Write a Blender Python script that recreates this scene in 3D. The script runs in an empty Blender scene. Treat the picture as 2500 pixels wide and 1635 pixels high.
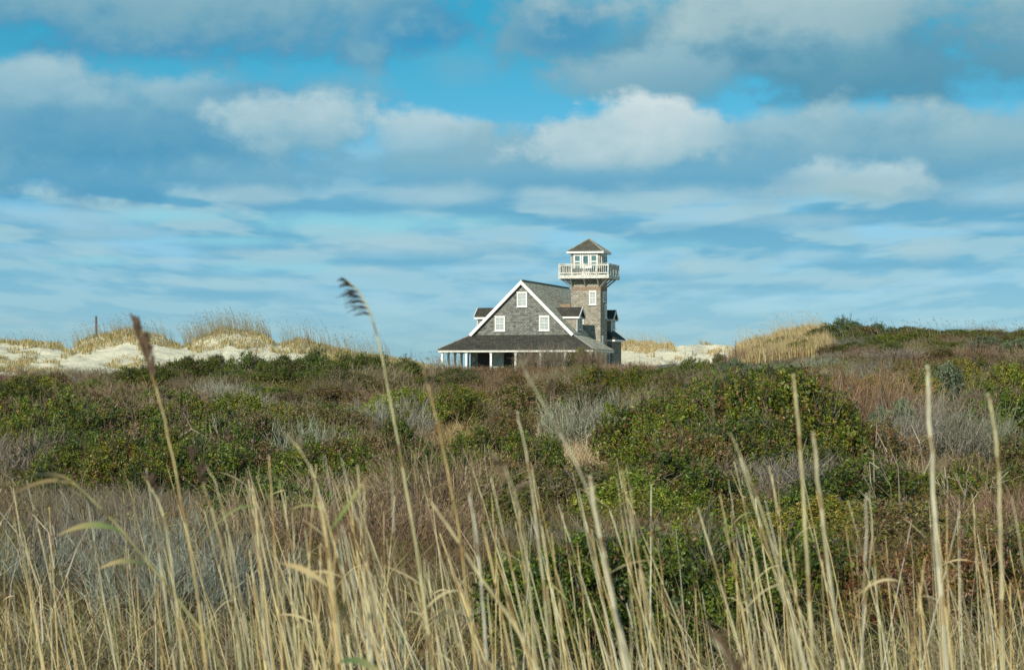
import bpy, math, random
import numpy as np
from math import radians, sin, cos, tan, pi
from mathutils import Vector, Matrix

random.seed(7)
R = np.random.default_rng(11)
scene = bpy.context.scene
COL = scene.collection
FPX = 5900.0          # focal length in pixels of the 2500 px wide photograph
EYE = 2.6             # eye height over the marsh floor
HOR = 930.0           # image row of the horizon

# ------------------------------------------------------------ camera
cam_d = bpy.data.cameras.new("camera")
cam = bpy.data.objects.new("camera", cam_d)
COL.objects.link(cam)
cam_d.sensor_width = 36.0
cam_d.lens = 36.0 * FPX / 2500.0
cam_d.clip_start = 0.1
cam_d.clip_end = 20000.0
cam.location = (0, 0, EYE)
cam.rotation_euler = (radians(90) + math.atan((HOR - 817.5) / FPX), 0, 0)
cam_d.dof.use_dof = True
cam_d.dof.focus_distance = 120.0
cam_d.dof.aperture_fstop = 8.5
scene.camera = cam

# ------------------------------------------------------------ sun and sky
SUN_AZ, SUN_EL = 22.0, 27.0      # degrees left of straight behind the camera
sd = Vector((-sin(radians(SUN_AZ)) * cos(radians(SUN_EL)), -cos(radians(SUN_AZ)) * cos(radians(SUN_EL)), sin(radians(SUN_EL))))
sun_d = bpy.data.lights.new("sun", 'SUN')
sun_d.energy = 5.0
sun_d.angle = radians(0.5)
sun_d.color = (1.0, 0.93, 0.80)
sun = bpy.data.objects.new("sun", sun_d)
COL.objects.link(sun)
sun.rotation_euler = sd.to_track_quat('Z', 'Y').to_euler()
sun.location = (0, 0, 60)

scene.view_settings.view_transform = 'Standard'
scene.view_settings.look = 'None'
scene.view_settings.exposure = 0.0
scene.view_settings.gamma = 1.0


def s2l(c):
    return tuple(((v / 255.0) / 12.92 if v / 255.0 <= 0.04045 else ((v / 255.0 + 0.055) / 1.055) ** 2.4) for v in c)


def build_world():
    w = bpy.data.worlds.new("World")
    scene.world = w
    w.use_nodes = True
    nt = w.node_tree
    N, L = nt.nodes, nt.links
    N.clear()
    out = N.new('ShaderNodeOutputWorld')
    bg = N.new('ShaderNodeBackground')
    STR = 0.1
    bg.inputs['Strength'].default_value = STR
    L.new(bg.outputs[0], out.inputs[0])
    sky = N.new('ShaderNodeTexSky')
    sky.sky_type = 'NISHITA'
    sky.sun_disc = False
    sky.sun_elevation = radians(SUN_EL)
    sky.sun_rotation = radians(180 + SUN_AZ)
    sky.air_density = 1.0
    sky.dust_density = 0.4
    sky.ozone_density = 2.0

    def math_(op, a, b=None, c=None, clamp=False):
        n = N.new('ShaderNodeMath'); n.operation = op; n.use_clamp = clamp
        for i, v in enumerate((a, b, c)):
            if v is None: continue
            if isinstance(v, (int, float)): n.inputs[i].default_value = v
            else: L.new(v, n.inputs[i])
        return n.outputs[0]

    def mixc(f, a, b):
        n = N.new('ShaderNodeMix'); n.data_type = 'RGBA'; n.clamp_factor = True
        for s, v in ((n.inputs[0], f), (n.inputs[6], a), (n.inputs[7], b)):
            if isinstance(v, (int, float)): s.default_value = v
            elif isinstance(v, tuple): s.default_value = (*v, 1)
            else: L.new(v, s)
        return n.outputs[2]

    tc = N.new('ShaderNodeTexCoord')
    sep = N.new('ShaderNodeSeparateXYZ')
    L.new(tc.outputs['Generated'], sep.inputs[0])
    az = math_('ARCTAN2', sep.outputs[0], sep.outputs[1])
    el = math_('ARCSINE', sep.outputs[2])
    U = math_('MULTIPLY', az, FPX / 1000)
    V = math_('MULTIPLY', el, FPX / 1000)
    Vp = math_('MAXIMUM', V, 0.0)
    # perspective of a cloud layer: features shrink towards the horizon
    comb = N.new('ShaderNodeCombineXYZ')
    sc = math_('DIVIDE', 1.0, math_('ADD', Vp, 0.22))
    L.new(math_('MULTIPLY', U, sc), comb.inputs[0])
    L.new(math_('MULTIPLY', math_('LOGARITHM', math_('ADD', Vp, 0.22), 2.718), 3.4), comb.inputs[1])

    def noise(scale, detail, rough, dx=0.0, dy=0.0, src=None, sx=1.0, sy=1.0):
        m = N.new('ShaderNodeMapping')
        m.inputs['Location'].default_value = (dx, dy, 0)
        m.inputs['Scale'].default_value = (sx, sy, 1)
        L.new(src or comb.outputs[0], m.inputs[0])
        n = N.new('ShaderNodeTexNoise')
        n.noise_dimensions = '2D'
        n.inputs['Scale'].default_value = scale
        n.inputs['Detail'].default_value = detail
        n.inputs['Roughness'].default_value = rough
        L.new(m.outputs[0], n.inputs['Vector'])
        return n.outputs[0]

    # clear sky: the physical sky, graded towards cyan as the photograph is
    g = N.new('ShaderNodeMix'); g.data_type = 'RGBA'; g.blend_type = 'MULTIPLY'
    g.inputs[0].default_value = 1.0
    L.new(sky.outputs[0], g.inputs[6])
    tint = N.new('ShaderNodeMapRange'); tint.interpolation_type = 'SMOOTHSTEP'
    L.new(V, tint.inputs[0]); tint.inputs[1].default_value = 0.15; tint.inputs[2].default_value = 0.95
    tcol = mixc(tint.outputs[0], SKY_LOW, SKY_HIGH)
    L.new(tcol, g.inputs[7])
    cur = g.outputs[2]

    # coordinates with puffy distortion
    UV = N.new('ShaderNodeCombineXYZ'); L.new(U, UV.inputs[0]); L.new(V, UV.inputs[1])
    nA = noise(4.2, 5.5, 0.55, 3.1, 1.7, src=UV.outputs[0], sx=1.0, sy=1.5)
    nB = noise(15.0, 4.0, 0.62, 7.7, 4.1, src=UV.outputs[0], sx=1.0, sy=1.4)
    nC = noise(2.2, 4.0, 0.5, 1.3, 9.2, sx=0.6, sy=0.85)
    nDa = noise(2.4, 3.6, 0.5, 12.3, 5.2, sx=0.8, sy=0.95)
    nDb = noise(2.4, 3.6, 0.5, 12.3, 5.2 + .20, sx=0.8, sy=0.95)
    nD = math_('MULTIPLY_ADD', math_('SUBTRACT', nDa, nDb), 1.7, 0.5)
    nA0 = math_('SUBTRACT', nA, 0.5); nB0 = math_('SUBTRACT', nB, 0.5)
    nmix = math_('ADD', math_('MULTIPLY', nA0, 1.55), math_('MULTIPLY', nB0, 0.28))

    def c(rgb):
        return tuple(v / STR for v in s2l((rgb[0] * .97, rgb[1] * .995, rgb[2] * .985)))

    # broken layer of far, thin cloud
    low = N.new('ShaderNodeMapRange'); low.interpolation_type = 'SMOOTHSTEP'
    L.new(V, low.inputs[0]); low.inputs[1].default_value = 0.66; low.inputs[2].default_value = 0.44
    cov = N.new('ShaderNodeMapRange'); cov.interpolation_type = 'SMOOTHSTEP'
    L.new(nC, cov.inputs[0]); cov.inputs[1].default_value = 0.25; cov.inputs[2].default_value = 0.56
    shade = N.new('ShaderNodeMapRange'); shade.interpolation_type = 'SMOOTHSTEP'
    L.new(nD, shade.inputs[0]); shade.inputs[1].default_value = 0.34; shade.inputs[2].default_value = 0.70
    fade = N.new('ShaderNodeMapRange'); L.new(V, fade.inputs[0])
    fade.inputs[1].default_value = 0.0; fade.inputs[2].default_value = 0.42
    farc = mixc(shade.outputs[0], mixc(fade.outputs[0], c((130, 189, 214)), c((104, 170, 204))),
                mixc(fade.outputs[0], c((146, 198, 218)), c((164, 200, 215))))
    calm = N.new('ShaderNodeMapRange'); calm.interpolation_type = 'SMOOTHSTEP'
    L.new(V, calm.inputs[0]); calm.inputs[1].default_value = 0.05; calm.inputs[2].default_value = 0.42
    calm.inputs[3].default_value = 0.38; calm.inputs[4].default_value = 0.94
    cover_f = math_('MULTIPLY', math_('MULTIPLY', cov.outputs[0], low.outputs[0]), calm.outputs[0])
    cur = mixc(cover_f, cur, farc)
    # overhead and behind the frame: the same broken cloud
    hi = N.new('ShaderNodeMapRange'); hi.interpolation_type = 'SMOOTHSTEP'
    L.new(V, hi.inputs[0]); hi.inputs[1].default_value = 1.0; hi.inputs[2].default_value = 1.5
    nH = noise(1.1, 5, 0.55, 2.2, 2.9)
    hc = N.new('ShaderNodeMapRange'); hc.interpolation_type = 'SMOOTHSTEP'
    L.new(nH, hc.inputs[0]); hc.inputs[1].default_value = 0.42; hc.inputs[2].default_value = 0.6
    cur = mixc(math_('MULTIPLY', hi.outputs[0], math_('MULTIPLY', hc.outputs[0], 0.8)), cur, c((140, 180, 198)))

    # cloud bodies: px, py, rx, ry, top colour, bottom colour, opacity, edge softness
    def vm(op, a, b=None, c_=None):
        n = N.new('ShaderNodeVectorMath'); n.operation = op
        L.new(a, n.inputs[0])
        if b is not None: n.inputs[1].default_value = b
        if c_ is not None: n.inputs[2].default_value = c_
        return n
    n1 = math_('MULTIPLY', nmix, 1.15)
    n2 = math_('MULTIPLY_ADD', nmix, -0.75, 0.5)

    def blob(px, py, rx, ry, soft, op):
        u0, v0 = (px - 1250) / 1000, (930 - py) / 1000
        q = vm('MULTIPLY_ADD', UV.outputs[0], (1000 / rx, 1000 / ry, 0), (-u0 * 1000 / rx, -v0 * 1000 / ry, 0))
        r = math_('ADD', vm('LENGTH', q.outputs[0]).outputs['Value'], n1)
        a = N.new('ShaderNodeMapRange'); a.interpolation_type = 'SMOOTHSTEP'
        L.new(r, a.inputs[0]); a.inputs[1].default_value = 1.0 + soft * .35; a.inputs[2].default_value = 1.0 - soft
        a.inputs[4].default_value = op
        return q, a.outputs[0]
    for (px, py, rx, ry, top, bot, op, soft) in CLOUDS:
        q, a = blob(px, py, rx, ry, soft, op)
        dt = vm('DOT_PRODUCT', q.outputs[0], (0, .5, 0)).outputs['Value']
        t = math_('ADD', dt, n2, clamp=True)
        cur = mixc(a, cur, mixc(t, c(bot), c(top)))
    acc = None
    for (px, py, rx, ry, op) in RIFTS:
        q, a = blob(px, py, rx, ry, .9, op)
        acc = a if acc is None else math_('MAXIMUM', acc, a)
    cur = mixc(acc, cur, c((148, 210, 228)))
    acc = None
    for (px, py, rx, ry, op) in SHADOWS:
        q, a = blob(px, py, rx, ry, .9, op)
        acc = a if acc is None else math_('MAXIMUM', acc, a)
    cur = mixc(acc, cur, c((112, 174, 206)))
    acc = None
    for (px, py, rx, ry, op) in PUFFS:
        q, a = blob(px, py, rx, ry, .9, op)
        acc = a if acc is None else math_('MAXIMUM', acc, a)
    cur = mixc(acc, cur, c((176, 206, 219)))
    # below the horizon: dull ground light
    gl = N.new('ShaderNodeMapRange'); L.new(V, gl.inputs[0])
    gl.inputs[1].default_value = -0.02; gl.inputs[2].default_value = -0.12
    cur = mixc(gl.outputs[0], cur, c((95, 100, 90)))
    L.new(cur, bg.inputs[0])


SKY_LOW = (0.47, 0.74, 1.12)
SKY_HIGH = (0.11, 0.66, 0.78)
W1, W2 = (204, 220, 226), (180, 207, 218)
M1, M2 = (152, 188, 202), (126, 176, 200)
D1, D2 = (96, 160, 194), (74, 150, 192)
CLOUDS = [
    # upper left bank
    (380, -30, 980, 215, (138, 180, 198), (72, 148, 190), 1.0, .35), (400, 10, 760, 110, (152, 186, 200), (112, 166, 190), .9, .8),
    (1040, 60, 150, 75, (96, 158, 190), (46, 148, 200), .9, .6),
    (1130, 170, 120, 60, M2, M2, .4, .9), (830, 225, 150, 45, M2, M2, .5, .9),
    # left second bank
    (280, 330, 850, 175, M2, D2, 1.0, .5), (80, 215, 190, 70, (170, 200, 214), M2, .9, .7), (430, 235, 200, 50, (176, 205, 218), M2, .8, .7),
    (610, 240, 200, 38, D1, (104, 166, 198), .7, .8), (200, 410, 620, 80, (104, 164, 194), D2, .8, .9),
    (740, 310, 240, 95, (190, 212, 221), M2, .97, .5), (1020, 335, 190, 85, (194, 214, 222), (134, 184, 210), .97, .42), (1040, 405, 480, 45, M2, D1, .7, .9),
    # upper right bank
    (1960, 110, 800, 185, M2, (84, 146, 176), 1.0, .4), (1400, 75, 130, 75, (82, 152, 188), (70, 152, 196), .85, .6),
    (1960, 25, 540, 110, (190, 208, 212), (146, 182, 196), .95, .7), (2350, 50, 300, 70, (150, 184, 196), (115, 162, 184), .7, .9),
    (1620, 200, 360, 75, (156, 190, 205), (112, 166, 192), .9, .6), (2200, 205, 560, 75, (100, 157, 182), (82, 146, 178), .8, .9),
    # middle cumulus on the right
    (1250, 430, 1600, 62, (140, 186, 206), (100, 168, 204), .8, .9),
    (2150, 350, 520, 100, M1, D1, .95, .5), (1650, 365, 640, 90, M1, (104, 168, 202), .95, .45),
    (1560, 325, 290, 92, (212, 224, 229), (150, 188, 206), .98, .36), (1850, 325, 140, 62, (180, 207, 218), M2, .85, .6), (2120, 295, 230, 42, (178, 204, 216), M2, .75, .8),
    (2430, 330, 150, 70, (168, 198, 210), M2, .8, .8),
    (2300, 440, 480, 70, M2, D1, .8, .9), (2080, 455, 200, 60, (196, 216, 224), M1, .93, .55),
    (1500, 445, 620, 34, (116, 175, 206), D1, .7, .9),
]
PUFFS = [(1340, 475, 110, 24, .75), (1680, 475, 190, 30, .6), (600, 480, 160, 24, .6), (1000, 475, 260, 26, .65), (130, 535, 210, 36, .5), (1750, 525, 200, 22, .5),
         (1050, 600, 240, 30, .65), (2250, 612, 150, 30, .7), (1720, 655, 150, 28, .65), (100, 620, 240, 24, .35), (2420, 480, 160, 40, .6), (560, 690, 260, 16, .4), (1250, 720, 300, 14, .35), (2100, 690, 330, 18, .4), (300, 570, 180, 18, .4), (1420, 520, 130, 18, .5), (2000, 540, 200, 22, .5), (800, 560, 120, 14, .45), (1950, 625, 130, 16, .5), (640, 620, 150, 14, .45), (2380, 560, 120, 16, .5), (1480, 655, 110, 14, .45), (420, 640, 110, 12, .4), (900, 660, 130, 13, .45)]
SHADOWS = [(1000, 505, 420, 16, .6), (200, 580, 260, 14, .55), (1750, 560, 380, 16, .55), (1050, 640, 300, 12, .5), (2200, 650, 300, 13, .5), (560, 720, 320, 12, .4), (1750, 700, 300, 12, .45), (2300, 520, 260, 16, .5)]
RIFTS = [(430, 530, 190, 22, .85), (860, 545, 330, 30, .9), (560, 590, 200, 16, .7), (1500, 600, 220, 16, .5), (700, 655, 200, 18, .6), (250, 640, 120, 14, .6), (1180, 540, 150, 20, .5)]
build_world()


# ------------------------------------------------------------ tagging helpers
def tag(o, label=None, cat=None, group=None, kind=None):
    if label: o["label"] = label
    if cat: o["category"] = cat
    if group: o["group"] = group
    if kind: o["kind"] = kind
    return o


def empty(name, loc=(0, 0, 0), rz=0.0, parent=None):
    o = bpy.data.objects.new(name, None)
    o.empty_display_size = 0.3
    COL.objects.link(o)
    o.location = loc
    o.rotation_euler = (0, 0, rz)
    if parent: o.parent = parent
    return o


def copy_tree(o, parent=None):
    c = o.copy(); COL.objects.link(c)
    if parent: c.parent = parent
    for ch in list(o.children): copy_tree(ch, c)
    return c


# ------------------------------------------------------------ value noise (numpy)
def _hash(ix, iy, seed):
    h = (ix.astype(np.int64) * 374761393 + iy.astype(np.int64) * 668265263 + seed * 1442695041) & 0x7fffffff
    h = ((h ^ (h >> 13)) * 1274126177) & 0x7fffffff
    return ((h ^ (h >> 16)) & 0xffff) / 65535.0


def vnoise(x, y, seed=0):
    x = np.asarray(x, float); y = np.asarray(y, float)
    ix = np.floor(x); iy = np.floor(y)
    fx = x - ix; fy = y - iy
    fx = fx * fx * (3 - 2 * fx); fy = fy * fy * (3 - 2 * fy)
    a = _hash(ix, iy, seed); b = _hash(ix + 1, iy, seed)
    c = _hash(ix, iy + 1, seed); d = _hash(ix + 1, iy + 1, seed)
    return (a * (1 - fx) + b * fx) * (1 - fy) + (c * (1 - fx) + d * fx) * fy


def fbm(x, y, seed=0, oct=4):
    s = 0; a = .5; t = 0
    for i in range(oct):
        s = s + a * vnoise(np.asarray(x) * 2 ** i, np.asarray(y) * 2 ** i, seed + i * 17); t += a; a *= .5
    return s / t


# ------------------------------------------------------------ terrain
ST = [
    (-50, [(0, 0)]), (25, [(0, 0.0)]), (45, [(0, .1), (1500, .1), (2300, .35)]), (70, [(0, .45), (1500, .45), (2200, 1.0)]),
    (100, [(0, 1.05), (1500, 1.1), (2000, 1.6), (2500, 1.8)]),
    (130, [(0, 1.65), (500, 1.8), (1500, 1.8), (1900, 2.3), (2200, 2.9), (2600, 3.0)]),
    (150, [(0, 2.0), (400, 2.3), (1500, 2.2), (1850, 2.8), (2100, 3.9), (2500, 4.3)]),
    (165, [(0, 2.2), (400, 2.5), (1000, 2.5), (1500, 2.5), (1780, 2.8), (1900, 4.0), (2100, 4.7), (2500, 4.9)]),
    (180, [(0, 2.6), (400, 2.9), (1000, 2.95), (1060, 3.35), (1480, 3.35), (1560, 2.8), (1750, 3.0), (1850, 4.2), (2000, 5.4), (2200, 5.5), (2500, 5.4)]),
    (196, [(0, 3.2), (500, 3.3), (1000, 2.8), (1550, 2.8), (1750, 3.4), (1830, 4.9), (1930, 5.8), (1990, 6.2), (2100, 6.2), (2300, 6.0), (2500, 5.9)]),
    (212, [(0, 4.2), (500, 4.2), (800, 3.7), (1000, 2.9), (1500, 2.8), (1560, 3.6), (1750, 4.1), (1850, 5.0), (2000, 5.0), (2500, 4.8)]),
    (228, [(0, 5.4), (150, 5.0), (300, 5.8), (450, 5.2), (560, 5.8), (680, 5.0), (760, 5.1), (880, 4.4), (1000, 3.4), (1060, 2.9), (1490, 2.9), (1540, 3.2), (1640, 3.3), (1780, 3.8), (1850, 4.6), (2000, 4.6), (2500, 4.4)]),
    (240, [(-300, 6), (0, 6.5), (60, 6.7), (140, 6.2), (168, 5.6), (200, 6.5), (250, 7.3), (320, 7.4), (400, 6.9), (448, 6.0), (485, 6.9), (560, 7.5), (630, 6.9), (678, 5.8), (730, 6.6), (800, 6.2), (880, 5.3), (1000, 4.4), (1080, 3.4), (1180, 3.0), (1440, 3.0), (1510, 4.6), (1560, 4.7), (1630, 4.6), (1700, 4.9), (1780, 5.2), (1850, 5.6), (2000, 5), (2500, 4.6)]),
    (252, [(0, 6.0), (168, 4.8), (300, 6.4), (448, 5.0), (560, 6.5), (678, 4.9), (760, 5.5), (900, 4.6), (1060, 3.2), (1440, 3.0), (1500, 6.6), (1560, 6.5), (1630, 5.8), (1700, 6.3), (1780, 6.4), (1850, 5.6), (2500, 4.2)]),
    (266, [(0, 5.2), (500, 5.6), (900, 4.2), (1060, 3.2), (1440, 3.0), (1520, 4.6), (1800, 4.8), (2500, 4)]),
    (310, [(0, 2.6)]), (700, [(0, .6)]), (6000, [(0, -1.0)]),
]
SD = np.array([s[0] for s in ST], float)


def ground_z(x, d):
    x = np.asarray(x, float); d = np.asarray(d, float)
    x, d = np.broadcast_arrays(x, d)
    px = np.clip(1250 + FPX * x / np.maximum(d, 25), -300, 2900)
    k = np.clip(np.searchsorted(SD, d, side='right') - 1, 0, len(ST) - 2)
    z = np.zeros(x.shape)
    prof = [np.interp(px, [q[0] for q in s[1]], [q[1] for q in s[1]]) for s in ST]
    prof = np.stack(prof)
    f = np.clip((d - SD[k]) / (SD[k + 1] - SD[k]), 0, 1)
    f = f * f * (3 - 2 * f) * .5 + f * .5
    a = np.take_along_axis(prof, k[None], 0)[0]; b = np.take_along_axis(prof, (k + 1)[None], 0)[0]
    z = a * (1 - f) + b * f
    w = np.clip((d - 30) / 60, 0, 1) * np.clip((900 - d) / 500, 0, 1)
    z = z + (fbm(x * .12, d * .10, 3) - .5) * 0.75 * w
    z = z + (fbm(x * .28, d * .2, 41, 3) - .5) * .9 * np.clip((d - 38) / 20, 0, 1) * np.clip((190 - d) / 20, 0, 1)
    ds = np.clip((d - 185) / 20, 0, 1) * np.clip((290 - d) / 30, 0, 1)
    z = z + ((fbm(x * .45, d * .22, 9) - .5) * 0.9 + (fbm(x * 1.3, d * .5, 19, 3) - .5) * .35) * ds
    # level shelf for the station
    hx, hy = x - 3.5, d - 216
    hm = np.clip(1.5 - np.sqrt((hx / 12) ** 2 + (hy / 13) ** 2), 0, .5) * 2
    z = z * (1 - hm) + 2.75 * hm
    return z


def gz(x, d): return float(ground_z(np.array([x]), np.array([d]))[0])


_DD = np.concatenate([np.arange(14, 60, .25), np.arange(60, 300, .5)])


def hit(px, py, h=0.0):
    """world point on the ground (raised by h) seen at photo pixel px,py"""
    x = (px - 1250) / FPX * _DD
    zr = EYE + (HOR - py) / FPX * _DD
    g = ground_z(x, _DD) + h
    i = np.nonzero(zr <= g)[0]
    d = _DD[i[0]] if len(i) else 240.0
    return (px - 1250) / FPX * d, d


# ------------------------------------------------------------ materials
def new_mat(name):
    m = bpy.data.materials.new(name); m.use_nodes = True
    nt = m.node_tree
    b = nt.nodes['Principled BSDF']
    return m, nt, b


def attr_mat(name, rough=.75, transl=.25, spec=.25, mul=1.0, obj_tint=True):
    """colour comes from the face attribute 'tint' times the object's colour"""
    m, nt, b = new_mat(name)
    N, L = nt.nodes, nt.links
    a = N.new('ShaderNodeAttribute'); a.attribute_name = 'tint'
    src = a.outputs['Color']
    if obj_tint:
        oi = N.new('ShaderNodeObjectInfo')
        x = N.new('ShaderNodeMix'); x.data_type = 'RGBA'; x.blend_type = 'MULTIPLY'; x.inputs[0].default_value = 1
        L.new(src, x.inputs[6]); L.new(oi.outputs['Color'], x.inputs[7]); src = x.outputs[2]
    L.new(src, b.inputs['Base Color'])
    b.inputs['Roughness'].default_value = rough
    b.inputs['Specular IOR Level'].default_value = spec
    if transl > 0:
        t = N.new('ShaderNodeBsdfTranslucent'); L.new(src, t.inputs[0])
        mx = N.new('ShaderNodeMixShader'); mx.inputs[0].default_value = transl
        L.new(b.outputs[0], mx.inputs[1]); L.new(t.outputs[0], mx.inputs[2])
        L.new(mx.outputs[0], N['Material Output'].inputs[0])
    return m


M_LEAF = attr_mat('shrub_leaf', .5, .12, .4)
M_TWIG = attr_mat('dry_twig', .8, .1, .15)
M_GRASS = attr_mat('dry_grass_blade', .7, .15, .2)
M_REED = attr_mat('reed_straw', .55, .12, .3, obj_tint=True)


def plain_mat(name, col, rough=.6, var=.0, nscale=3.0, col2=None, spec=.3, metallic=0):
    m, nt, b = new_mat(name)
    N, L = nt.nodes, nt.links
    if col2 is not None:
        tc = N.new('ShaderNodeTexCoord')
        n = N.new('ShaderNodeTexNoise'); n.inputs['Scale'].default_value = nscale; n.inputs['Detail'].default_value = 6
        n.inputs['Roughness'].default_value = .65
        L.new(tc.outputs['Object'], n.inputs['Vector'])
        r = N.new('ShaderNodeValToRGB')
        r.color_ramp.elements[0].position = .38; r.color_ramp.elements[0].color = (*col2, 1)
        r.color_ramp.elements[1].position = .62; r.color_ramp.elements[1].color = (*col, 1)
        L.new(n.outputs[0], r.inputs[0]); L.new(r.outputs[0], b.inputs['Base Color'])
    else:
        b.inputs['Base Color'].default_value = (*col, 1)
    b.inputs['Roughness'].default_value = rough
    b.inputs['Specular IOR Level'].default_value = spec
    b.inputs['Metallic'].default_value = metallic
    return m


def shingle_mat(name, c1, c2, gap, row=.14, width=.2, stain=(.6, 1.25), stainc=None, zsc=1.0, seed=0.0):
    m, nt, b = new_mat(name)
    N, L = nt.nodes, nt.links
    tc = N.new('ShaderNodeTexCoord')
    sp = N.new('ShaderNodeSeparateXYZ'); L.new(tc.outputs['Object'], sp.inputs[0])
    ad = N.new('ShaderNodeMath'); ad.operation = 'ADD'; L.new(sp.outputs[0], ad.inputs[0]); L.new(sp.outputs[1], ad.inputs[1])
    zz = N.new('ShaderNodeMath'); zz.operation = 'MULTIPLY'; zz.inputs[1].default_value = zsc; L.new(sp.outputs[2], zz.inputs[0])
    cb = N.new('ShaderNodeCombineXYZ'); L.new(ad.outputs[0], cb.inputs[0]); L.new(zz.outputs[0], cb.inputs[1])
    br = N.new('ShaderNodeTexBrick')
    br.offset = .43; br.offset_frequency = 2
    br.inputs['Scale'].default_value = 1.0
    br.inputs['Brick Width'].default_value = width
    br.inputs['Row Height'].default_value = row
    br.inputs['Mortar Size'].default_value = .012
    br.inputs['Mortar Smooth'].default_value = .3
    br.inputs['Bias'].default_value = -.1
    br.inputs['Color1'].default_value = (*c1, 1); br.inputs['Color2'].default_value = (*c2, 1); br.inputs['Mortar'].default_value = (*gap, 1)
    L.new(cb.outputs[0], br.inputs['Vector'])
    n1 = N.new('ShaderNodeTexNoise'); n1.inputs['Scale'].default_value = 2.0; n1.inputs['Detail'].default_value = 8; n1.inputs['Roughness'].default_value = .7
    mp = N.new('ShaderNodeMapping'); mp.inputs['Location'].default_value = (seed, seed * 2, 0); mp.inputs['Scale'].default_value = (1, 1, 2.6)
    L.new(tc.outputs['Object'], mp.inputs[0]); L.new(mp.outputs[0], n1.inputs['Vector'])
    mr = N.new('ShaderNodeMapRange'); L.new(n1.outputs[0], mr.inputs[0])
    mr.inputs[1].default_value = .3; mr.inputs[2].default_value = .7; mr.inputs[3].default_value = stain[0]; mr.inputs[4].default_value = stain[1]
    mx = N.new('ShaderNodeMix'); mx.data_type = 'RGBA'; mx.blend_type = 'MULTIPLY'; mx.inputs[0].default_value = 1
    L.new(br.outputs['Color'], mx.inputs[6]); L.new(mr.outputs[0], mx.inputs[7])
    src = mx.outputs[2]
    if stainc:
        n2 = N.new('ShaderNodeTexNoise'); n2.inputs['Scale'].default_value = 5.0; n2.inputs['Detail'].default_value = 5
        L.new(mp.outputs[0], n2.inputs['Vector'])
        m2 = N.new('ShaderNodeMapRange'); L.new(n2.outputs[0], m2.inputs[0]); m2.inputs[1].default_value = .52; m2.inputs[2].default_value = .68; m2.inputs[4].default_value = .7
        m3 = N.new('ShaderNodeMix'); m3.data_type = 'RGBA'
        L.new(m2.outputs[0], m3.inputs[0]); L.new(src, m3.inputs[6]); m3.inputs[7].default_value = (*stainc, 1)
        src = m3.outputs[2]
    L.new(src, b.inputs['Base Color'])
    b.inputs['Roughness'].default_value = .85
    b.inputs['Specular IOR Level'].default_value = .2
    bp = N.new('ShaderNodeBump'); bp.inputs['Strength'].default_value = .5; bp.inputs['Distance'].default_value = .03
    L.new(br.outputs['Fac'], bp.inputs['Height']); bp.invert = True
    L.new(bp.outputs[0], b.inputs['Normal'])
    return m


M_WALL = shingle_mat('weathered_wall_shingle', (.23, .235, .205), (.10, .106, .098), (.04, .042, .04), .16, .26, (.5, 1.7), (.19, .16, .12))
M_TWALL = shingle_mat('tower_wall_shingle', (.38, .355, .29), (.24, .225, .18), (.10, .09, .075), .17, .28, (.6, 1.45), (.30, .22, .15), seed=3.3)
M_ROOF = shingle_mat('main_roof_shingle', (.56, .53, .41), (.36, .34, .26), (.16, .15, .11), .16, .55, (.55, 1.4), (.44, .40, .26), seed=7.1)
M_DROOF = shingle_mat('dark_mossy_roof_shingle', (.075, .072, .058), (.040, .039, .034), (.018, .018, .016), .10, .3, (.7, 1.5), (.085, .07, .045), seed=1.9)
M_TROOF = shingle_mat('tower_roof_shingle', (.13, .125, .095), (.08, .075, .06), (.035, .035, .03), .10, .3, (.7, 1.4), (.13, .11, .07), seed=5.5)
M_WHITE = plain_mat('white_painted_trim', (.80, .80, .76), .5, col2=(.66, .66, .61), nscale=5)
M_OLDWHITE = plain_mat('flaking_white_paint', (.70, .69, .62), .6, col2=(.42, .41, .35), nscale=7)
M_BRACE = plain_mat('weathered_timber_and_post_shade', (.42, .41, .36), .7, col2=(.25, .25, .22), nscale=5)
M_PANEL = plain_mat('pale_green_boards', (.30, .36, .33), .7, col2=(.22, .27, .25), nscale=2)
M_DARK = plain_mat('painted_shade', (.02, .022, .024), .8)
M_BLIND = plain_mat('window_pane_with_blind', (.42, .45, .43), .25, col2=(.30, .34, .34), nscale=1.5, spec=.5)
M_GLASS = plain_mat('greenish_window_glass', (.10, .20, .20), .12, col2=(.05, .11, .12), nscale=1.2, spec=.6)
M_BAND = plain_mat('new_cedar_band', (.30, .21, .13), .8, col2=(.21, .16, .11), nscale=4)
M_POSTWOOD = plain_mat('old_post_wood', (.16, .13, .095), .85, col2=(.09, .075, .06), nscale=6)


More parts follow.
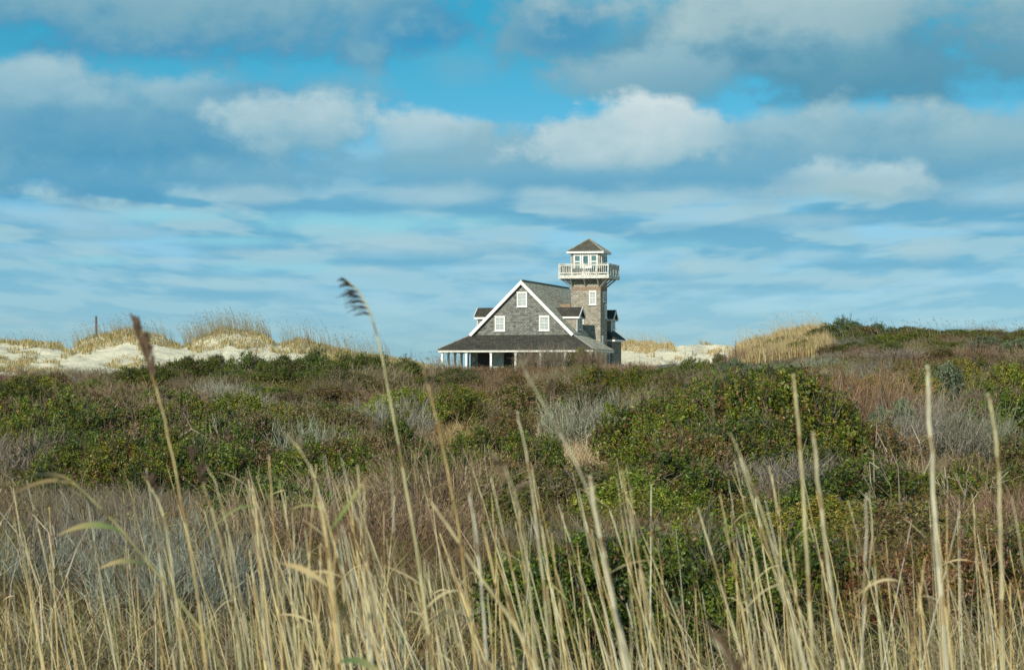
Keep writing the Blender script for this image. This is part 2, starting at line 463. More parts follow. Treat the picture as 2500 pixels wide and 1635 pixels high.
def ground_material():
    m, nt, b = new_mat('sand_and_marsh_soil')
    N, L = nt.nodes, nt.links
    a = N.new('ShaderNodeAttribute'); a.attribute_name = 'sandy'
    tc = N.new('ShaderNodeTexCoord')
    n = N.new('ShaderNodeTexNoise'); n.inputs['Scale'].default_value = .5; n.inputs['Detail'].default_value = 8; n.inputs['Roughness'].default_value = .65
    L.new(tc.outputs['Object'], n.inputs['Vector'])
    r = N.new('ShaderNodeValToRGB')
    r.color_ramp.elements[0].position = .35; r.color_ramp.elements[0].color = (.56, .51, .37, 1)
    r.color_ramp.elements[1].position = .55; r.color_ramp.elements[1].color = (.74, .69, .50, 1)
    L.new(n.outputs[0], r.inputs[0])
    r2 = N.new('ShaderNodeValToRGB')
    r2.color_ramp.elements[0].position = .35; r2.color_ramp.elements[0].color = (.05, .042, .022, 1)
    r2.color_ramp.elements[1].position = .65; r2.color_ramp.elements[1].color = (.13, .10, .055, 1)
    n2 = N.new('ShaderNodeTexNoise'); n2.inputs['Scale'].default_value = 1.4; n2.inputs['Detail'].default_value = 8
    L.new(tc.outputs['Object'], n2.inputs['Vector']); L.new(n2.outputs[0], r2.inputs[0])
    x = N.new('ShaderNodeMix'); x.data_type = 'RGBA'
    L.new(a.outputs['Fac'], x.inputs[0]); L.new(r2.outputs[0], x.inputs[6]); L.new(r.outputs[0], x.inputs[7])
    L.new(x.outputs[2], b.inputs['Base Color'])
    b.inputs['Roughness'].default_value = .95; b.inputs['Specular IOR Level'].default_value = .1
    n3 = N.new('ShaderNodeTexNoise'); n3.inputs['Scale'].default_value = 2.5; n3.inputs['Detail'].default_value = 8
    L.new(tc.outputs['Object'], n3.inputs['Vector'])
    bp = N.new('ShaderNodeBump'); bp.inputs['Strength'].default_value = .55; bp.inputs['Distance'].default_value = .25
    L.new(n3.outputs[0], bp.inputs['Height']); L.new(bp.outputs[0], b.inputs['Normal'])
    return m


# ------------------------------------------------------------ numpy mesh
def np_mesh(name, verts, faces, tint=None, mat=None, parent=None, smooth=False):
    """faces: (n,3) or (n,4) int array; tint: (n,3) per face"""
    verts = np.asarray(verts, np.float32); faces = np.asarray(faces, np.int32)
    me = bpy.data.meshes.new(name)
    me.vertices.add(len(verts)); me.vertices.foreach_set('co', verts.ravel())
    k = faces.shape[1]
    me.loops.add(faces.size); me.loops.foreach_set('vertex_index', faces.ravel())
    me.polygons.add(len(faces)); me.polygons.foreach_set('loop_start', np.arange(len(faces), dtype=np.int32) * k)
    if smooth: me.polygons.foreach_set('use_smooth', np.ones(len(faces), bool))
    if tint is not None:
        at = me.attributes.new('tint', 'FLOAT_COLOR', 'FACE')
        c = np.ones((len(faces), 4), np.float32); c[:, :3] = np.clip(tint, 0, 1)
        at.data.foreach_set('color', c.ravel())
    me.update(calc_edges=True)
    if mat: me.materials.append(mat)
    o = bpy.data.objects.new(name, me); COL.objects.link(o)
    if parent: o.parent = parent
    return o


def blades(base, h, w, lean, curl, facing, tint, segs=2):
    """ribbon blades. base (n,3), h,w (n), lean (n,2) horizontal offset of the tip, facing angle (n)"""
    n = len(base)
    dx, dy = np.cos(facing) * w * .5, np.sin(facing) * w * .5
    side = np.stack([dx, dy, np.zeros(n)], 1)
    mid = base + np.stack([lean[:, 0] * .35, lean[:, 1] * .35, h * .58], 1)
    tip = base + np.stack([lean[:, 0], lean[:, 1], h * (1 - curl)], 1)
    v = np.stack([base - side, base + side, mid - side * .8, mid + side * .8, tip], 1).reshape(-1, 3)
    o = (np.arange(n) * 5)[:, None]
    f = np.stack([o + [0, 1, 2], o + [1, 3, 2], o + [2, 3, 4]], 1).reshape(-1, 3)
    return v, f, np.repeat(tint, 3, 0)


class MB:
    def __init__(s): s.v = []; s.f = []; s.m = []

    def quad(s, *p, m=0):
        b = len(s.v); s.v += [tuple(q) for q in p]; s.f.append(tuple(range(b, b + len(p)))); s.m.append(m); return s

    def box(s, x0, x1, y0, y1, z0, z1, m=0):
        b = len(s.v)
        s.v += [(x0, y0, z0), (x1, y0, z0), (x1, y1, z0), (x0, y1, z0), (x0, y0, z1), (x1, y0, z1), (x1, y1, z1), (x0, y1, z1)]
        for q in ((0, 3, 2, 1), (4, 5, 6, 7), (0, 1, 5, 4), (1, 2, 6, 5), (2, 3, 7, 6), (3, 0, 4, 7)):
            s.f.append(tuple(b + i for i in q)); s.m.append(m)
        return s

    def bar(s, a, b_, w, t, up=(0, 0, 1), m=0):
        """beam from a to b, width w (sideways) and t (along up)"""
        a = Vector(a); b_ = Vector(b_); d = (b_ - a).normalized()
        sx = d.cross(Vector(up)).normalized() * w / 2; sy = sx.cross(d).normalized() * t / 2
        b = len(s.v)
        for p in (a, b_):
            for q in (-sx - sy, sx - sy, sx + sy, -sx + sy): s.v.append(tuple(p + q))
        for q in ((0, 1, 2, 3), (7, 6, 5, 4), (0, 4, 5, 1), (1, 5, 6, 2), (2, 6, 7, 3), (3, 7, 4, 0)):
            s.f.append(tuple(b + i for i in q)); s.m.append(m)
        return s

    def slab(s, pts, t, m=0, mside=None):
        """thick sheet: pts top polygon, thickness t downwards"""
        n = len(pts); b = len(s.v)
        s.v += [tuple(p) for p in pts] + [(p[0], p[1], p[2] - t) for p in pts]
        s.f.append(tuple(range(b, b + n))); s.m.append(m)
        s.f.append(tuple(range(b + 2 * n - 1, b + n - 1, -1))); s.m.append(m if mside is None else mside)
        for i in range(n):
            j = (i + 1) % n
            s.f.append((b + i, b + n + i, b + n + j, b + j)); s.m.append(m if mside is None else mside)
        return s

    def build(s, name, mats, parent=None):
        me = bpy.data.meshes.new(name)
        me.from_pydata(s.v, [], s.f)
        if not isinstance(mats, (list, tuple)): mats = [mats]
        for q in mats: me.materials.append(q)
        me.polygons.foreach_set('material_index', s.m)
        import bmesh
        bm = bmesh.new(); bm.from_mesh(me); bmesh.ops.recalc_face_normals(bm, faces=bm.faces); bm.to_mesh(me); bm.free()
        me.update()
        o = bpy.data.objects.new(name, me); COL.objects.link(o)
        if parent: o.parent = parent
        return o


# ------------------------------------------------------------ ground sheet
def build_ground():
    xs = np.concatenate([-np.geomspace(4000, 56, 26), np.arange(-55, 55.1, .5), np.geomspace(56, 4000, 26)])
    ys = np.concatenate([np.linspace(-300, -20, 12), np.arange(-16, 60, 2.0), np.arange(60, 180, 1.0), np.arange(180, 275, .5), np.geomspace(276, 6000, 40)])
    X, Y = np.meshgrid(xs, ys)
    Z = ground_z(X, Y)
    nx, ny = len(xs), len(ys)
    v = np.stack([X, Y, Z], -1).reshape(-1, 3)
    i = np.arange(nx * ny).reshape(ny, nx)
    f = np.stack([i[:-1, :-1], i[:-1, 1:], i[1:, 1:], i[1:, :-1]], -1).reshape(-1, 4)
    o = np_mesh('ground', v, f, mat=ground_material(), smooth=True)
    px = 1250 + FPX * X / np.maximum(Y, 25)
    edge = np.interp(px, [-300, 0, 500, 800, 1000, 1480, 1530, 1780, 1820, 2050, 2600], [186, 186, 190, 196, 200, 200, 190, 190, 230, 260, 300])
    sd_ = np.clip((Y - edge + (fbm(X * .3, Y * .3, 5) - .5) * 16) / 3, 0, 1)
    at = o.data.attributes.new('sandy', 'FLOAT', 'POINT'); at.data.foreach_set('value', sd_.ravel().astype(np.float32))
    tag(o, kind='structure')


build_ground()

# ------------------------------------------------------------ the station
E0 = .35    # local z = height above the eye minus E0


def build_station():
    H = empty('wooden_house', (.85, 210, EYE + E0), -radians(14.6))
    tag(H, 'grey shingled station house with steep gable, wraparound porch and square lookout tower', 'house')
    Z = lambda z: z - E0
    HW, AP, PT, EV, EW, PD = 4.62, Z(8.6), Z(3.98), Z(2.75), 6.9, 2.4
    L = 17.5
    # walls of the main block
    w = MB()
    w.quad((-HW, 0, -.2), (HW, 0, -.2), (HW, 0, PT), (0, 0, AP), (-HW, 0, PT))
    w.quad((HW, 0, -.2), (HW, L, -.2), (HW, L, PT), (HW, 0, PT))
    w.quad((-HW, L, -.2), (-HW, 0, -.2), (-HW, 0, PT), (-HW, L, PT))
    w.quad((HW, L, -.2), (-HW, L, -.2), (-HW, L, PT), (0, L, AP), (HW, L, PT))
    w.build('wall', M_WALL, H)
    # main roof
    r = MB()
    for s in (-1, 1):
        r.slab([(0, -.32, AP + .16), (s * (HW + .02), -.32, PT + .14), (s * (HW + .02), L + .3, PT + .14), (0, L + .3, AP + .16)], .13)
    rf = r.build('roof', M_ROOF, H)
    MB().box(-.12, .12, -.33, L + .31, AP + .15, AP + .2).build('ridge_cap', M_BRACE, rf)
    for s in (-1, 1):
        b = MB()
        a, c = (0, -.36, AP + .02), (s * (HW + .06), -.36, PT - .04)
        b.quad(*[(0, -.36, AP + .15), (s * (HW + .09), -.36, PT + .06), (s * (HW - .12), -.36, PT - .1), (0, -.36, AP - .22)])
        b.quad(*[(0, -.322, AP + .15), (s * (HW + .09), -.322, PT + .06), (s * (HW - .12), -.322, PT - .1), (0, -.322, AP - .22)])
        b.quad((0, -.36, AP + .15), (0, -.322, AP + .15), (s * (HW + .09), -.322, PT + .06), (s * (HW + .09), -.36, PT + .06))
        b.quad((0, -.36, AP - .22), (0, -.322, AP - .22), (s * (HW - .12), -.322, PT - .1), (s * (HW - .12), -.36, PT - .1))
        b.build('rake_board', M_WHITE, H)
    # porch roof: dark front slope, lighter side slopes
    LS, RS = 9.0, 6.0
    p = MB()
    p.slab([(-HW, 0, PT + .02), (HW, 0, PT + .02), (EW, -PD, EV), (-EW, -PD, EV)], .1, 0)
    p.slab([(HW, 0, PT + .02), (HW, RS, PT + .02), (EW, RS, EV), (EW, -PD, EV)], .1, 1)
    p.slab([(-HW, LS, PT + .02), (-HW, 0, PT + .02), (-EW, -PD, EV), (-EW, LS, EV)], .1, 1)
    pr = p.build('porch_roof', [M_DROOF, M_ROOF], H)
    for s in (-1, 1):
        c = MB(); c.bar((s * HW, 0, PT + .05), (s * EW, -PD, EV + .03), .16, .05)
        c.build('hip_ridge', M_BRACE, pr)
    g = MB()
    g.box(-EW + .02, EW - .02, -PD + .0, -PD + .06, EV - .26, EV - .105)
    g.box(EW - .08, EW - .02, -PD + .062, RS, EV - .26, EV - .105)
    g.box(-EW + .02, -EW + .08, -PD + .062, LS, EV - .26, EV - .105)
    g.build('porch_fascia', M_OLDWHITE, H)
    # porch floor
    MB().box(-EW + .2, EW - .2, -PD + .2, -.01, -.18, 0).build('porch_floor', M_BRACE, H)
    # posts
    def post(x, y, mt=M_WHITE):
        m = MB().box(x - .085, x + .085, y - .085, y + .085, 0, EV - .27)
        m.box(x - .12, x + .12, y - .12, y + .12, EV - .40, EV - .275)
        m.box(x - .12, x + .12, y - .12, y + .12, 0.002, .16)
        m.build('porch_post', mt, H)
    for i in range(7): post(-6.6 + i * 2.2, -PD + .3)
    for i in range(4): post(-6.6, -.1 + i * 2.1, M_BRACE)  # left side posts greyed to paint in the shade under the porch roof
    for i in range(3): post(6.6, -.1 + i * 1.9)
    # ground floor fittings
    for x, wd in ((-2.1, .95), (.12, .9)):
        m = MB().box(x - wd / 2, x + wd / 2, -.06, -.004, 0, 2.3, 0)
        for k in range(5): m.box(x - wd / 2 + .04 + k * wd / 5, x - wd / 2 + .06 + k * wd / 5, -.068, -.0605, .05, 2.25, 0)
        m.build('board_door', M_PANEL, H)
    for x, wd in ((-1.05, 1.0), (-3.4, 1.1), (2.9, 1.0)):  # near-black slabs painting in the shade of a doorway and the porch wall
        m = MB().box(x - wd / 2, x + wd / 2, -.05, -.004, .2, 2.15, 0)
        m.build('doorway_and_wall_shade', M_DARK, H)

    # a sash window on a wall. axis 'x': faces -y ; axis 'y': faces +x
    def window(parent, cx, cy, cz, w_, h_, axis='x', pane=M_BLIND, rows=4, cols=2, fr=.11, name='window', sgn=1, white=None):
        white = white or M_WHITE
        f = MB(); q = MB()
        def B(mb, a0, a1, d0, d1, z0, z1, m=0):
            if axis == 'x': mb.box(cx + a0, cx + a1, cy - d1, cy - d0, cz + z0, cz + z1, m)
            else:
                lo, hi = (cx + d0, cx + d1) if sgn > 0 else (cx - d1, cx - d0)
                mb.box(lo, hi, cy + a0, cy + a1, cz + z0, cz + z1, m)
        hw, hh = w_ / 2, h_ / 2
        B(f, -hw, -hw + fr, .002, .07, -hh, hh); B(f, hw - fr, hw, .002, .07, -hh, hh)
        B(f, -hw + fr, hw - fr, .002, .07, hh - fr, hh); B(f, -hw + fr, hw - fr, .002, .07, -hh, -hh + fr)
        B(f, -hw - .04, hw + .04, .002, .12, -hh - .06, -hh - .002)
        B(f, -hw - .03, hw + .03, .002, .10, hh + .002, hh + .06)
        iw, ih = hw - fr, hh - fr
        B(f, -iw, iw, .012, .05, -.025, .025)
        for k in range(1, cols): a = -iw + 2 * iw * k / cols; B(f, a - .012, a + .012, .012, .035, -ih, ih)
        for k in range(1, rows):
            if rows % 2 == 0 and k == rows // 2: continue
            z = -ih + 2 * ih * k / rows; B(f, -iw, iw, .012, .033, z - .012, z + .012)
        B(q, -iw, iw, .002, .015, -ih, ih)
        wn = f.build(name, white, parent)
        q.build('pane', pane, wn if parent is H else parent)
        return wn

    window(H, .03, 0, Z(7.08), .92, 1.25)
    window(H, -1.96, 0, Z(4.98), .92, 1.25)
    window(H, 2.02, 0, Z(5.0), .92, 1.25)

    # dormers
    def dormer(sgn, yc, xf, hw=1.05, ridge=Z(6.42), ev=Z(5.72), zb=None):
        slope_x = lambda z: AP + .1 - z   # |x| on the main slope at height z
        zb = zb if zb is not None else AP - xf
        x0 = slope_x(ridge) - .3
        m = MB()
        S = lambda x: sgn * x
        m.quad((S(xf), yc - hw, zb), (S(xf), yc + hw, zb), (S(xf), yc + hw, ev), (S(xf), yc, ridge - .04), (S(xf), yc - hw, ev))
        for y in (yc - hw, yc + hw):
            m.quad((S(slope_x(ev) - .1), y, ev), (S(xf), y, ev), (S(xf), y, zb), (S(AP - zb), y, zb))
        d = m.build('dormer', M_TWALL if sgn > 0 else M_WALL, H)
        rr = MB(); ov = .16; xo = xf + .28
        for s2 in (-1, 1):
            rr.slab([(S(x0), yc, ridge + .06), (S(xo), yc, ridge + .06), (S(xo), yc + s2 * (hw + ov), ev - .05), (S(slope_x(ev) - .35), yc + s2 * (hw + ov), ev - .05)], .07)
        rr.build('dormer_roof', M_DROOF, d)
        t = MB()
        t.box(min(S(slope_x(ev) + .1), S(xo)), max(S(slope_x(ev) + .1), S(xo)), yc - hw - ov - .03, yc - hw - ov + .02, ev - .26, ev - .10)
        t.box(min(S(slope_x(ev) + .1), S(xo)), max(S(slope_x(ev) + .1), S(xo)), yc + hw + ov - .02, yc + hw + ov + .03, ev - .26, ev - .10)
        for s2 in (-1, 1): t.bar((S(xo + .02), yc, ridge + .0), (S(xo + .02), yc + s2 * (hw + ov), ev - .12), .05, .16, up=(0, 0, 1))
        for s2 in (-1, 1): t.box(*sorted((S(xf + .004), S(xf + .05))), yc + s2 * (hw - .07) - .07, yc + s2 * (hw - .07) + .07, zb, ev - .1)
        t.build('dormer_trim', M_WHITE, d)
        window(d, S(xf), yc, (zb + ev) / 2 + .1, 1.0, 1.1, axis='y', sgn=sgn, name='dormer_window', pane=M_GLASS)
    dormer(1, 3.1, 4.42)
    dormer(-1, 3.1, 4.55)
    dormer(-1, 13.5, 4.55)
    dormer(1, 12.0, 5.5, hw=.85, zb=Z(4.45))
    # low hatch behind the dormer
    MB().box(1.75, 2.95, 6.0, 7.2, Z(5.8), Z(6.85)).build('roof_hatch', M_BAND, H)

    # rear wing on the right
    MB().box(HW + .01, 6.0, 9.4, 13.3, -.2, Z(3.72)).build('side_wing', M_WALL, H)
    x1, y0, y1 = 6.33, 9.1, 13.6
    m = MB()
    m.slab([(4.15, 9.8, Z(4.5)), (5.5, 9.8, Z(4.5)), (x1, y0, Z(3.82)), (HW - .2, y0, Z(3.82))], .09)
    m.slab([(5.5, 9.8, Z(4.5)), (5.5, 13.2, Z(4.5)), (x1, y1, Z(3.82)), (x1, y0, Z(3.82))], .09)
    m.slab([(4.1, 9.8, Z(4.5)), (4.1, 13.2, Z(4.5)), (5.5, 13.2, Z(4.5)), (5.5, 9.8, Z(4.5))], .09)
    m.build('wing_roof', M_DROOF, H)
    m = MB()
    m.box(HW, x1 - .02, y0 + .02, y0 + .07, Z(3.56), Z(3.725)); m.box(x1 - .07, x1 - .02, y0 + .072, y1 - .02, Z(3.56), Z(3.725))
    m.build('wing_fascia', M_WHITE, H)
    window(H, 5.5, 9.4, Z(1.9), .6, 1.2)

    # ---- tower
    TX0, TX1, TY0, TY1 = 3.0, 5.67, 6.02, 8.69
    cx, cy = (TX0 + TX1) / 2, (TY0 + TY1) / 2
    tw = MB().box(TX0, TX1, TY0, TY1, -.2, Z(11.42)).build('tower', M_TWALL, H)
    MB().box(TX0 - .02, TX1 + .02, TY0 - .02, TY1 + .02, Z(8.08), Z(8.36)).build('cedar_band', M_BAND, tw)
    m = MB()
    m.box(TX0 - .025, TX1 + .025, TY0 - .025, TY1 + .025, Z(8.95), Z(9.2)); m.build('deck_beam', M_BRACE, tw)
    window(tw, 4.97, TY0, Z(7.38), .66, 1.22)
    window(tw, 3.82, TY0, Z(5.66), .64, 1.22)
    window(tw, TX1, TY0 + 1.3, Z(7.5), 1.0, .86, axis='y', rows=2)
    window(tw, TX1, TY0 + 1.98, Z(6.25), .8, 1.2, axis='y')
    window(tw, TX1, TY0 + .75, Z(3.6), .7, .7, axis='y', rows=2)
    O = 2.26
    dz = Z(9.42)
    # deck boards
    m = MB()
    m.box(cx - O, cx + O, cy - O, cy + O, dz - .10, dz - .02)
    m.box(cx - O - .03, cx + O + .03, cy - O - .05, cy - O - .003, dz - .34, dz - .03, 1)
    m.box(cx - O - .03, cx + O + .03, cy + O + .003, cy + O + .05, dz - .34, dz - .03, 1)
    m.box(cx + O + .003, cx + O + .05, cy - O - .002, cy + O + .002, dz - .34, dz - .03, 1)
    m.box(cx - O - .05, cx - O - .003, cy - O - .002, cy + O + .002, dz - .34, dz - .03, 1)
    for k in range(9):
        x = cx - O + .25 + k * (2 * O - .5) / 8
        m.box(x - .025, x + .025, cy - O + .01, TY0 - .03, dz - .28, dz - .102, 1)
    m.build('balcony_deck', [M_BRACE, M_OLDWHITE], tw)
    # railing, one mesh per side
    RT = dz + .98
    n = 4
    for side in range(4):
        m = MB()
        def P(a, off, side=side):
            return {0: (cx + a, cy - O + off), 1: (cx + O - off, cy + a), 2: (cx - a, cy + O - off), 3: (cx - O + off, cy - a)}[side]
        def bx(a0, a1, o0, o1, z0, z1):
            p, q = P(a0, o0), P(a1, o1)
            m.box(min(p[0], q[0]), max(p[0], q[0]), min(p[1], q[1]), max(p[1], q[1]), z0, z1)
        bx(-O + .05, O + .02, -.03, .11, RT - .05, RT)
        bx(-O + .09, O, .015, .06, RT - .2, RT - .10)
        bx(-O + .09, O, .015, .06, dz + .08, dz + .19)
        for k in range(n):
            a = -O + .04 + k * (2 * O) / n
            bx(a - .05, a + .05, -.015, .085, dz - .1, RT - .052)
        k = 0
        nb = 24
        for k in range(nb):
            a = -O + .16 + k * (2 * O - .25) / nb
            bx(a - .019, a + .019, -.022, .013, dz + .10, RT - .11)
        m.build('balcony_railing', M_OLDWHITE, tw)
    # braces
    def brace(a, b):
        MB().bar(a, b, .10, .10, up=(.3, .2, 1)).build('balcony_brace', M_BRACE, tw)
    zf, zt = Z(8.42), dz - .3
    for x in (TX0 + .12, cx, TX1 - .12): brace((x, TY0 - .03, zf), (x, cy - O + .05, zt))
    for y in (TY0 + .12, cy, TY1 - .12):
        brace((TX1 + .03, y, zf), (cx + O - .05, y, zt)); brace((TX0 - .03, y, zf), (cx - O + .05, y, zt))
    for sx, x in ((-1, TX0), (1, TX1)): brace((x + sx * .03, TY0 - .03, zf), (cx + sx * (O - .1), cy - O + .1, zt))
    # lookout glazing: white frames on the front and both sides
    def cabin_side(kind):
        f = MB(); q = MB()
        z0, z1 = dz + .35, Z(11.3)
        def B(mb, a0, a1, d0, d1, za, zb):
            if kind == 'front': mb.box(cx + a0, cx + a1, TY0 - d1, TY0 - d0, za, zb)
            elif kind == 'right': mb.box(TX1 + d0, TX1 + d1, cy + a0, cy + a1, za, zb)
            else: mb.box(TX0 - d1, TX0 - d0, cy + a0, cy + a1, za, zb)
        B(f, -1.15, 1.15, .002, .05, z1 - .1, z1 + .1)
        for c0 in (-.75, .0, .75):
            hw = .35
            lo = dz if c0 == 0 else z0
            B(f, c0 - hw, c0 - hw + .13, .002, .08, lo, z1 - .102); B(f, c0 + hw - .13, c0 + hw, .002, .08, lo, z1 - .102)
            B(f, c0 - hw + .132, c0 + hw - .132, .002, .07, z1 - .18, z1 - .102)
            if c0 == 0: B(f, c0 - hw + .132, c0 + hw - .132, .002, .06, lo, lo + .8)
            else:
                B(f, c0 - hw + .132, c0 + hw - .132, .002, .07, lo, lo + .1)
                zm = (z0 + z1) / 2 + .08
                B(f, c0 - hw + .132, c0 + hw - .132, .002, .06, zm - .05, zm + .05)
            B(q, c0 - hw + .131, c0 + hw - .131, .002, .02, lo + .101 if c0 else lo + .802, z1 - .183)
        f.build('lookout_window', M_WHITE, tw); q.build('lookout_glass', M_GLASS, tw)
    for k in ('front', 'right', 'left'): cabin_side(k)
    # tower roof
    e = 1.66; ez = Z(11.5); az = Z(12.72)
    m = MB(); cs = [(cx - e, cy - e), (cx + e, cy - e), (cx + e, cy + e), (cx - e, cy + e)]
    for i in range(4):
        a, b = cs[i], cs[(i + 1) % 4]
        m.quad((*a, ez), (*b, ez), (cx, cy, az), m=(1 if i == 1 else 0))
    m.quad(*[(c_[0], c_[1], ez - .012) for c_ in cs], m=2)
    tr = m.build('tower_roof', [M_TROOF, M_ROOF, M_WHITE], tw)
    m = MB()
    for i in range(4): m.bar((*cs[i], ez + .02), (cx, cy, az + .02), .10, .05)
    m.build('tower_hip_ridge', M_BRACE, tw)
    m = MB()
    m.box(cx - e, cx + e, cy - e - .03, cy - e + .02, ez - .16, ez + .005); m.box(cx - e, cx + e, cy + e - .02, cy + e + .03, ez - .16, ez + .005)
    m.box(cx + e - .02, cx + e + .03, cy - e + .022, cy + e - .022, ez - .16, ez + .005); m.box(cx - e - .03, cx - e + .02, cy - e + .022, cy + e - .022, ez - .16, ez + .005)
    m.build('tower_fascia', M_WHITE, tw)


build_station()

# fence post on the left dune
def build_post():
    d = 239.0; x = (235 - 1250) / FPX * d; g = gz(x, d)
    top = EYE + (HOR - 771) / FPX * d
    m = MB(); n = 10
    zs = [g - .3, g + .6, top - .08, top]; rs = [.125, .12, .11, .075]
    rings = []
    for z, r in zip(zs, rs): rings.append([(r * cos(2 * pi * k / n) * (1 + .1 * sin(k * 2.3)) - (z - g) * .015, r * sin(2 * pi * k / n), z - g) for k in range(n)])
    for a, b in zip(rings, rings[1:]):
        for k in range(n): m.quad(a[k], a[(k + 1) % n], b[(k + 1) % n], b[k])
    m.quad(*rings[-1])
    o = m.build('wooden_post', M_POSTWOOD); o.location = (x, d, g)
    tag(o, 'weathered round wooden post sticking up from the grassy dune on the left', 'post')
build_post()

# ------------------------------------------------------------ ground cover colours (picked by where each patch stands)
MAUVE = np.array((.165, .105, .06)); BROWN = np.array((.14, .085, .033)); OLIVE = np.array((.125, .115, .022))
TAN = np.array((.34, .26, .15)); STRAW = np.array((.56, .46, .27)); GOLD = np.array((.55, .40, .17)); GREY = np.array((.29, .275, .20))
RED = np.array((.22, .10, .05)); GREENG = np.array((.14, .19, .06)); SILV = np.array((.28, .28, .20)); PINK = np.array((.38, .24, .15))
# px, py, rx, ry, colour, strength
PATCH = [
    (1330, 1070, 200, 45, TAN * 1.5, .95), (1120, 1115, 90, 75, GOLD * .8, .6), (1560, 1130, 110, 30, PINK, .85), (1430, 1090, 200, 50, TAN * 1.4, .9), (1500, 1010, 60, 45, GREY, .9),
    (1450, 1005, 90, 35, SILV, .9), (960, 1005, 80, 25, SILV, .9), (700, 1060, 60, 35, GREY, .9), (740, 1035, 90, 18, SILV, .8), (530, 945, 60, 18, SILV, .8),
    (150, 1180, 260, 60, GREY, .4), (400, 1260, 300, 120, GREY, .4), (60, 1130, 100, 60, GREY, .6), (1050, 1250, 250, 60, BROWN, .8), (900, 1200, 150, 50, BROWN, .7),
    (2180, 1130, 230, 40, TAN * 1.2, .8), (2380, 1200, 200, 60, BROWN, .7), (2250, 1270, 200, 50, RED, .4), (2300, 1040, 110, 45, GREY, .7), (1650, 880, 120, 20, MAUVE, .8),
    (1150, 905, 250, 22, MAUVE, .9), (1900, 905, 160, 16, GREY, .7), (2130, 905, 150, 16, GREY, .5), (2300, 830, 140, 20, GREY, .6), (2100, 1000, 120, 50, RED, .6), (1230, 950, 200, 25, MAUVE, .8),
    (1700, 1180, 250, 50, OLIVE, .6), (1600, 1250, 300, 50, OLIVE, .5), (200, 930, 260, 20, MAUVE, .5), (800, 1100, 150, 40, OLIVE, .5), (550, 900, 200, 25, OLIVE, .7),
]


def cover_colour(x, d, z):
    px = 1250 + FPX * x / d; py = HOR - FPX * (z - EYE) / d
    n = len(x)
    a = fbm(px / 90, py / 40, 21); b = fbm(px / 60 + 9, py / 30, 33); c_ = fbm(px / 130 + 3, py / 55, 45)
    col = MAUVE * np.ones((n, 3))
    def mixin(col, k, w): return col * (1 - w[:, None]) + k * w[:, None]
    col = mixin(col, OLIVE, np.clip((a - .48) * 6, 0, 1) * .85)
    col = mixin(col, BROWN, np.clip((b - .5) * 6, 0, 1) * .8)
    col = mixin(col, TAN, np.clip((c_ - .62) * 7, 0, 1) * .6)
    for (cx, cy, rx, ry, k, s) in PATCH:
        r = np.sqrt(((px - cx) / rx) ** 2 + ((py - cy) / ry) ** 2) + (fbm(px / 30, py / 15, 77) - .5) * .9
        w = np.clip((1.15 - r) * 2.2, 0, 1) * s
        col = mixin(col, k, w)
    return col, px, py


OPEN = [(1330, 1075, 300, 55, .2), (1100, 1120, 90, 80, .25), (1250, 1200, 420, 45, .15), (850, 1230, 330, 70, .2), (2180, 1130, 230, 40, .2), (1200, 915, 330, 30, .2), (2090, 985, 140, 60, .2),
        (1500, 1010, 110, 40, .3), (960, 1005, 90, 30, .3), (700, 1060, 80, 40, .3), (2290, 1040, 130, 50, .3), (200, 1210, 350, 90, .25), (2300, 1260, 250, 60, .15), (150, 940, 300, 22, .15)]


def canopy(x, d):
    """height of the low scrub: billowing mounds with narrow hollows between"""
    a = fbm(x * .36 + 3, d * .26, 101, 2); b = vnoise(x * 1.1, d * .8, 105)
    m = 1 - np.abs(2 * a - 1) * 1.6
    m = np.clip(m, 0, 1) ** .6 * .75 + np.sqrt(b) * .3
    far = np.clip((d - 125) / 40, 0, 1)
    return (.08 + .66 * m) * (1 - .35 * far)


def leafy(x, d):
    """0 bare twigs and grass .. 1 evergreen leaves"""
    px = 1250 + FPX * x / d
    f = fbm(x * .30 + 40, d * .16, 111, 3) * .7 + fbm(x * 1.2, d * .9, 113, 2) * .3
    py = HOR - FPX * (ground_z(x, d) + .4 - EYE) / d
    for (cx, cy, rx, ry, s) in OPEN:
        r = np.sqrt(((px - cx) / rx) ** 2 + ((py - cy) / ry) ** 2) + (fbm(px / 40, py / 20, 78) - .5) * .8
        f = f - np.clip((1.1 - r) * 2.5, 0, 1) * s
    return f


def jitter(col, amt=.25, hue=.08):
    n = len(col)
    return np.clip(col * (1 + (R.random((n, 1)) - .5) * 2 * amt) * (1 + (R.random((n, 3)) - .5) * 2 * hue), 0.004, .9)


def scatter(n, px0, px1, d0, d1, power=1.0):
    px = R.uniform(px0, px1, n)
    u = R.random(n)
    d = np.exp(np.log(d0) + u * (np.log(d1) - np.log(d0))) if power == 1 else d0 + u * (d1 - d0)
    m = 3.6 if px0 <= -150 and px1 >= 2650 else 0.0      # the cover runs on past both sides of the view
    hw = 1400 / FPX * d
    return (px - 1250) / FPX * d * (1 + m / hw), d


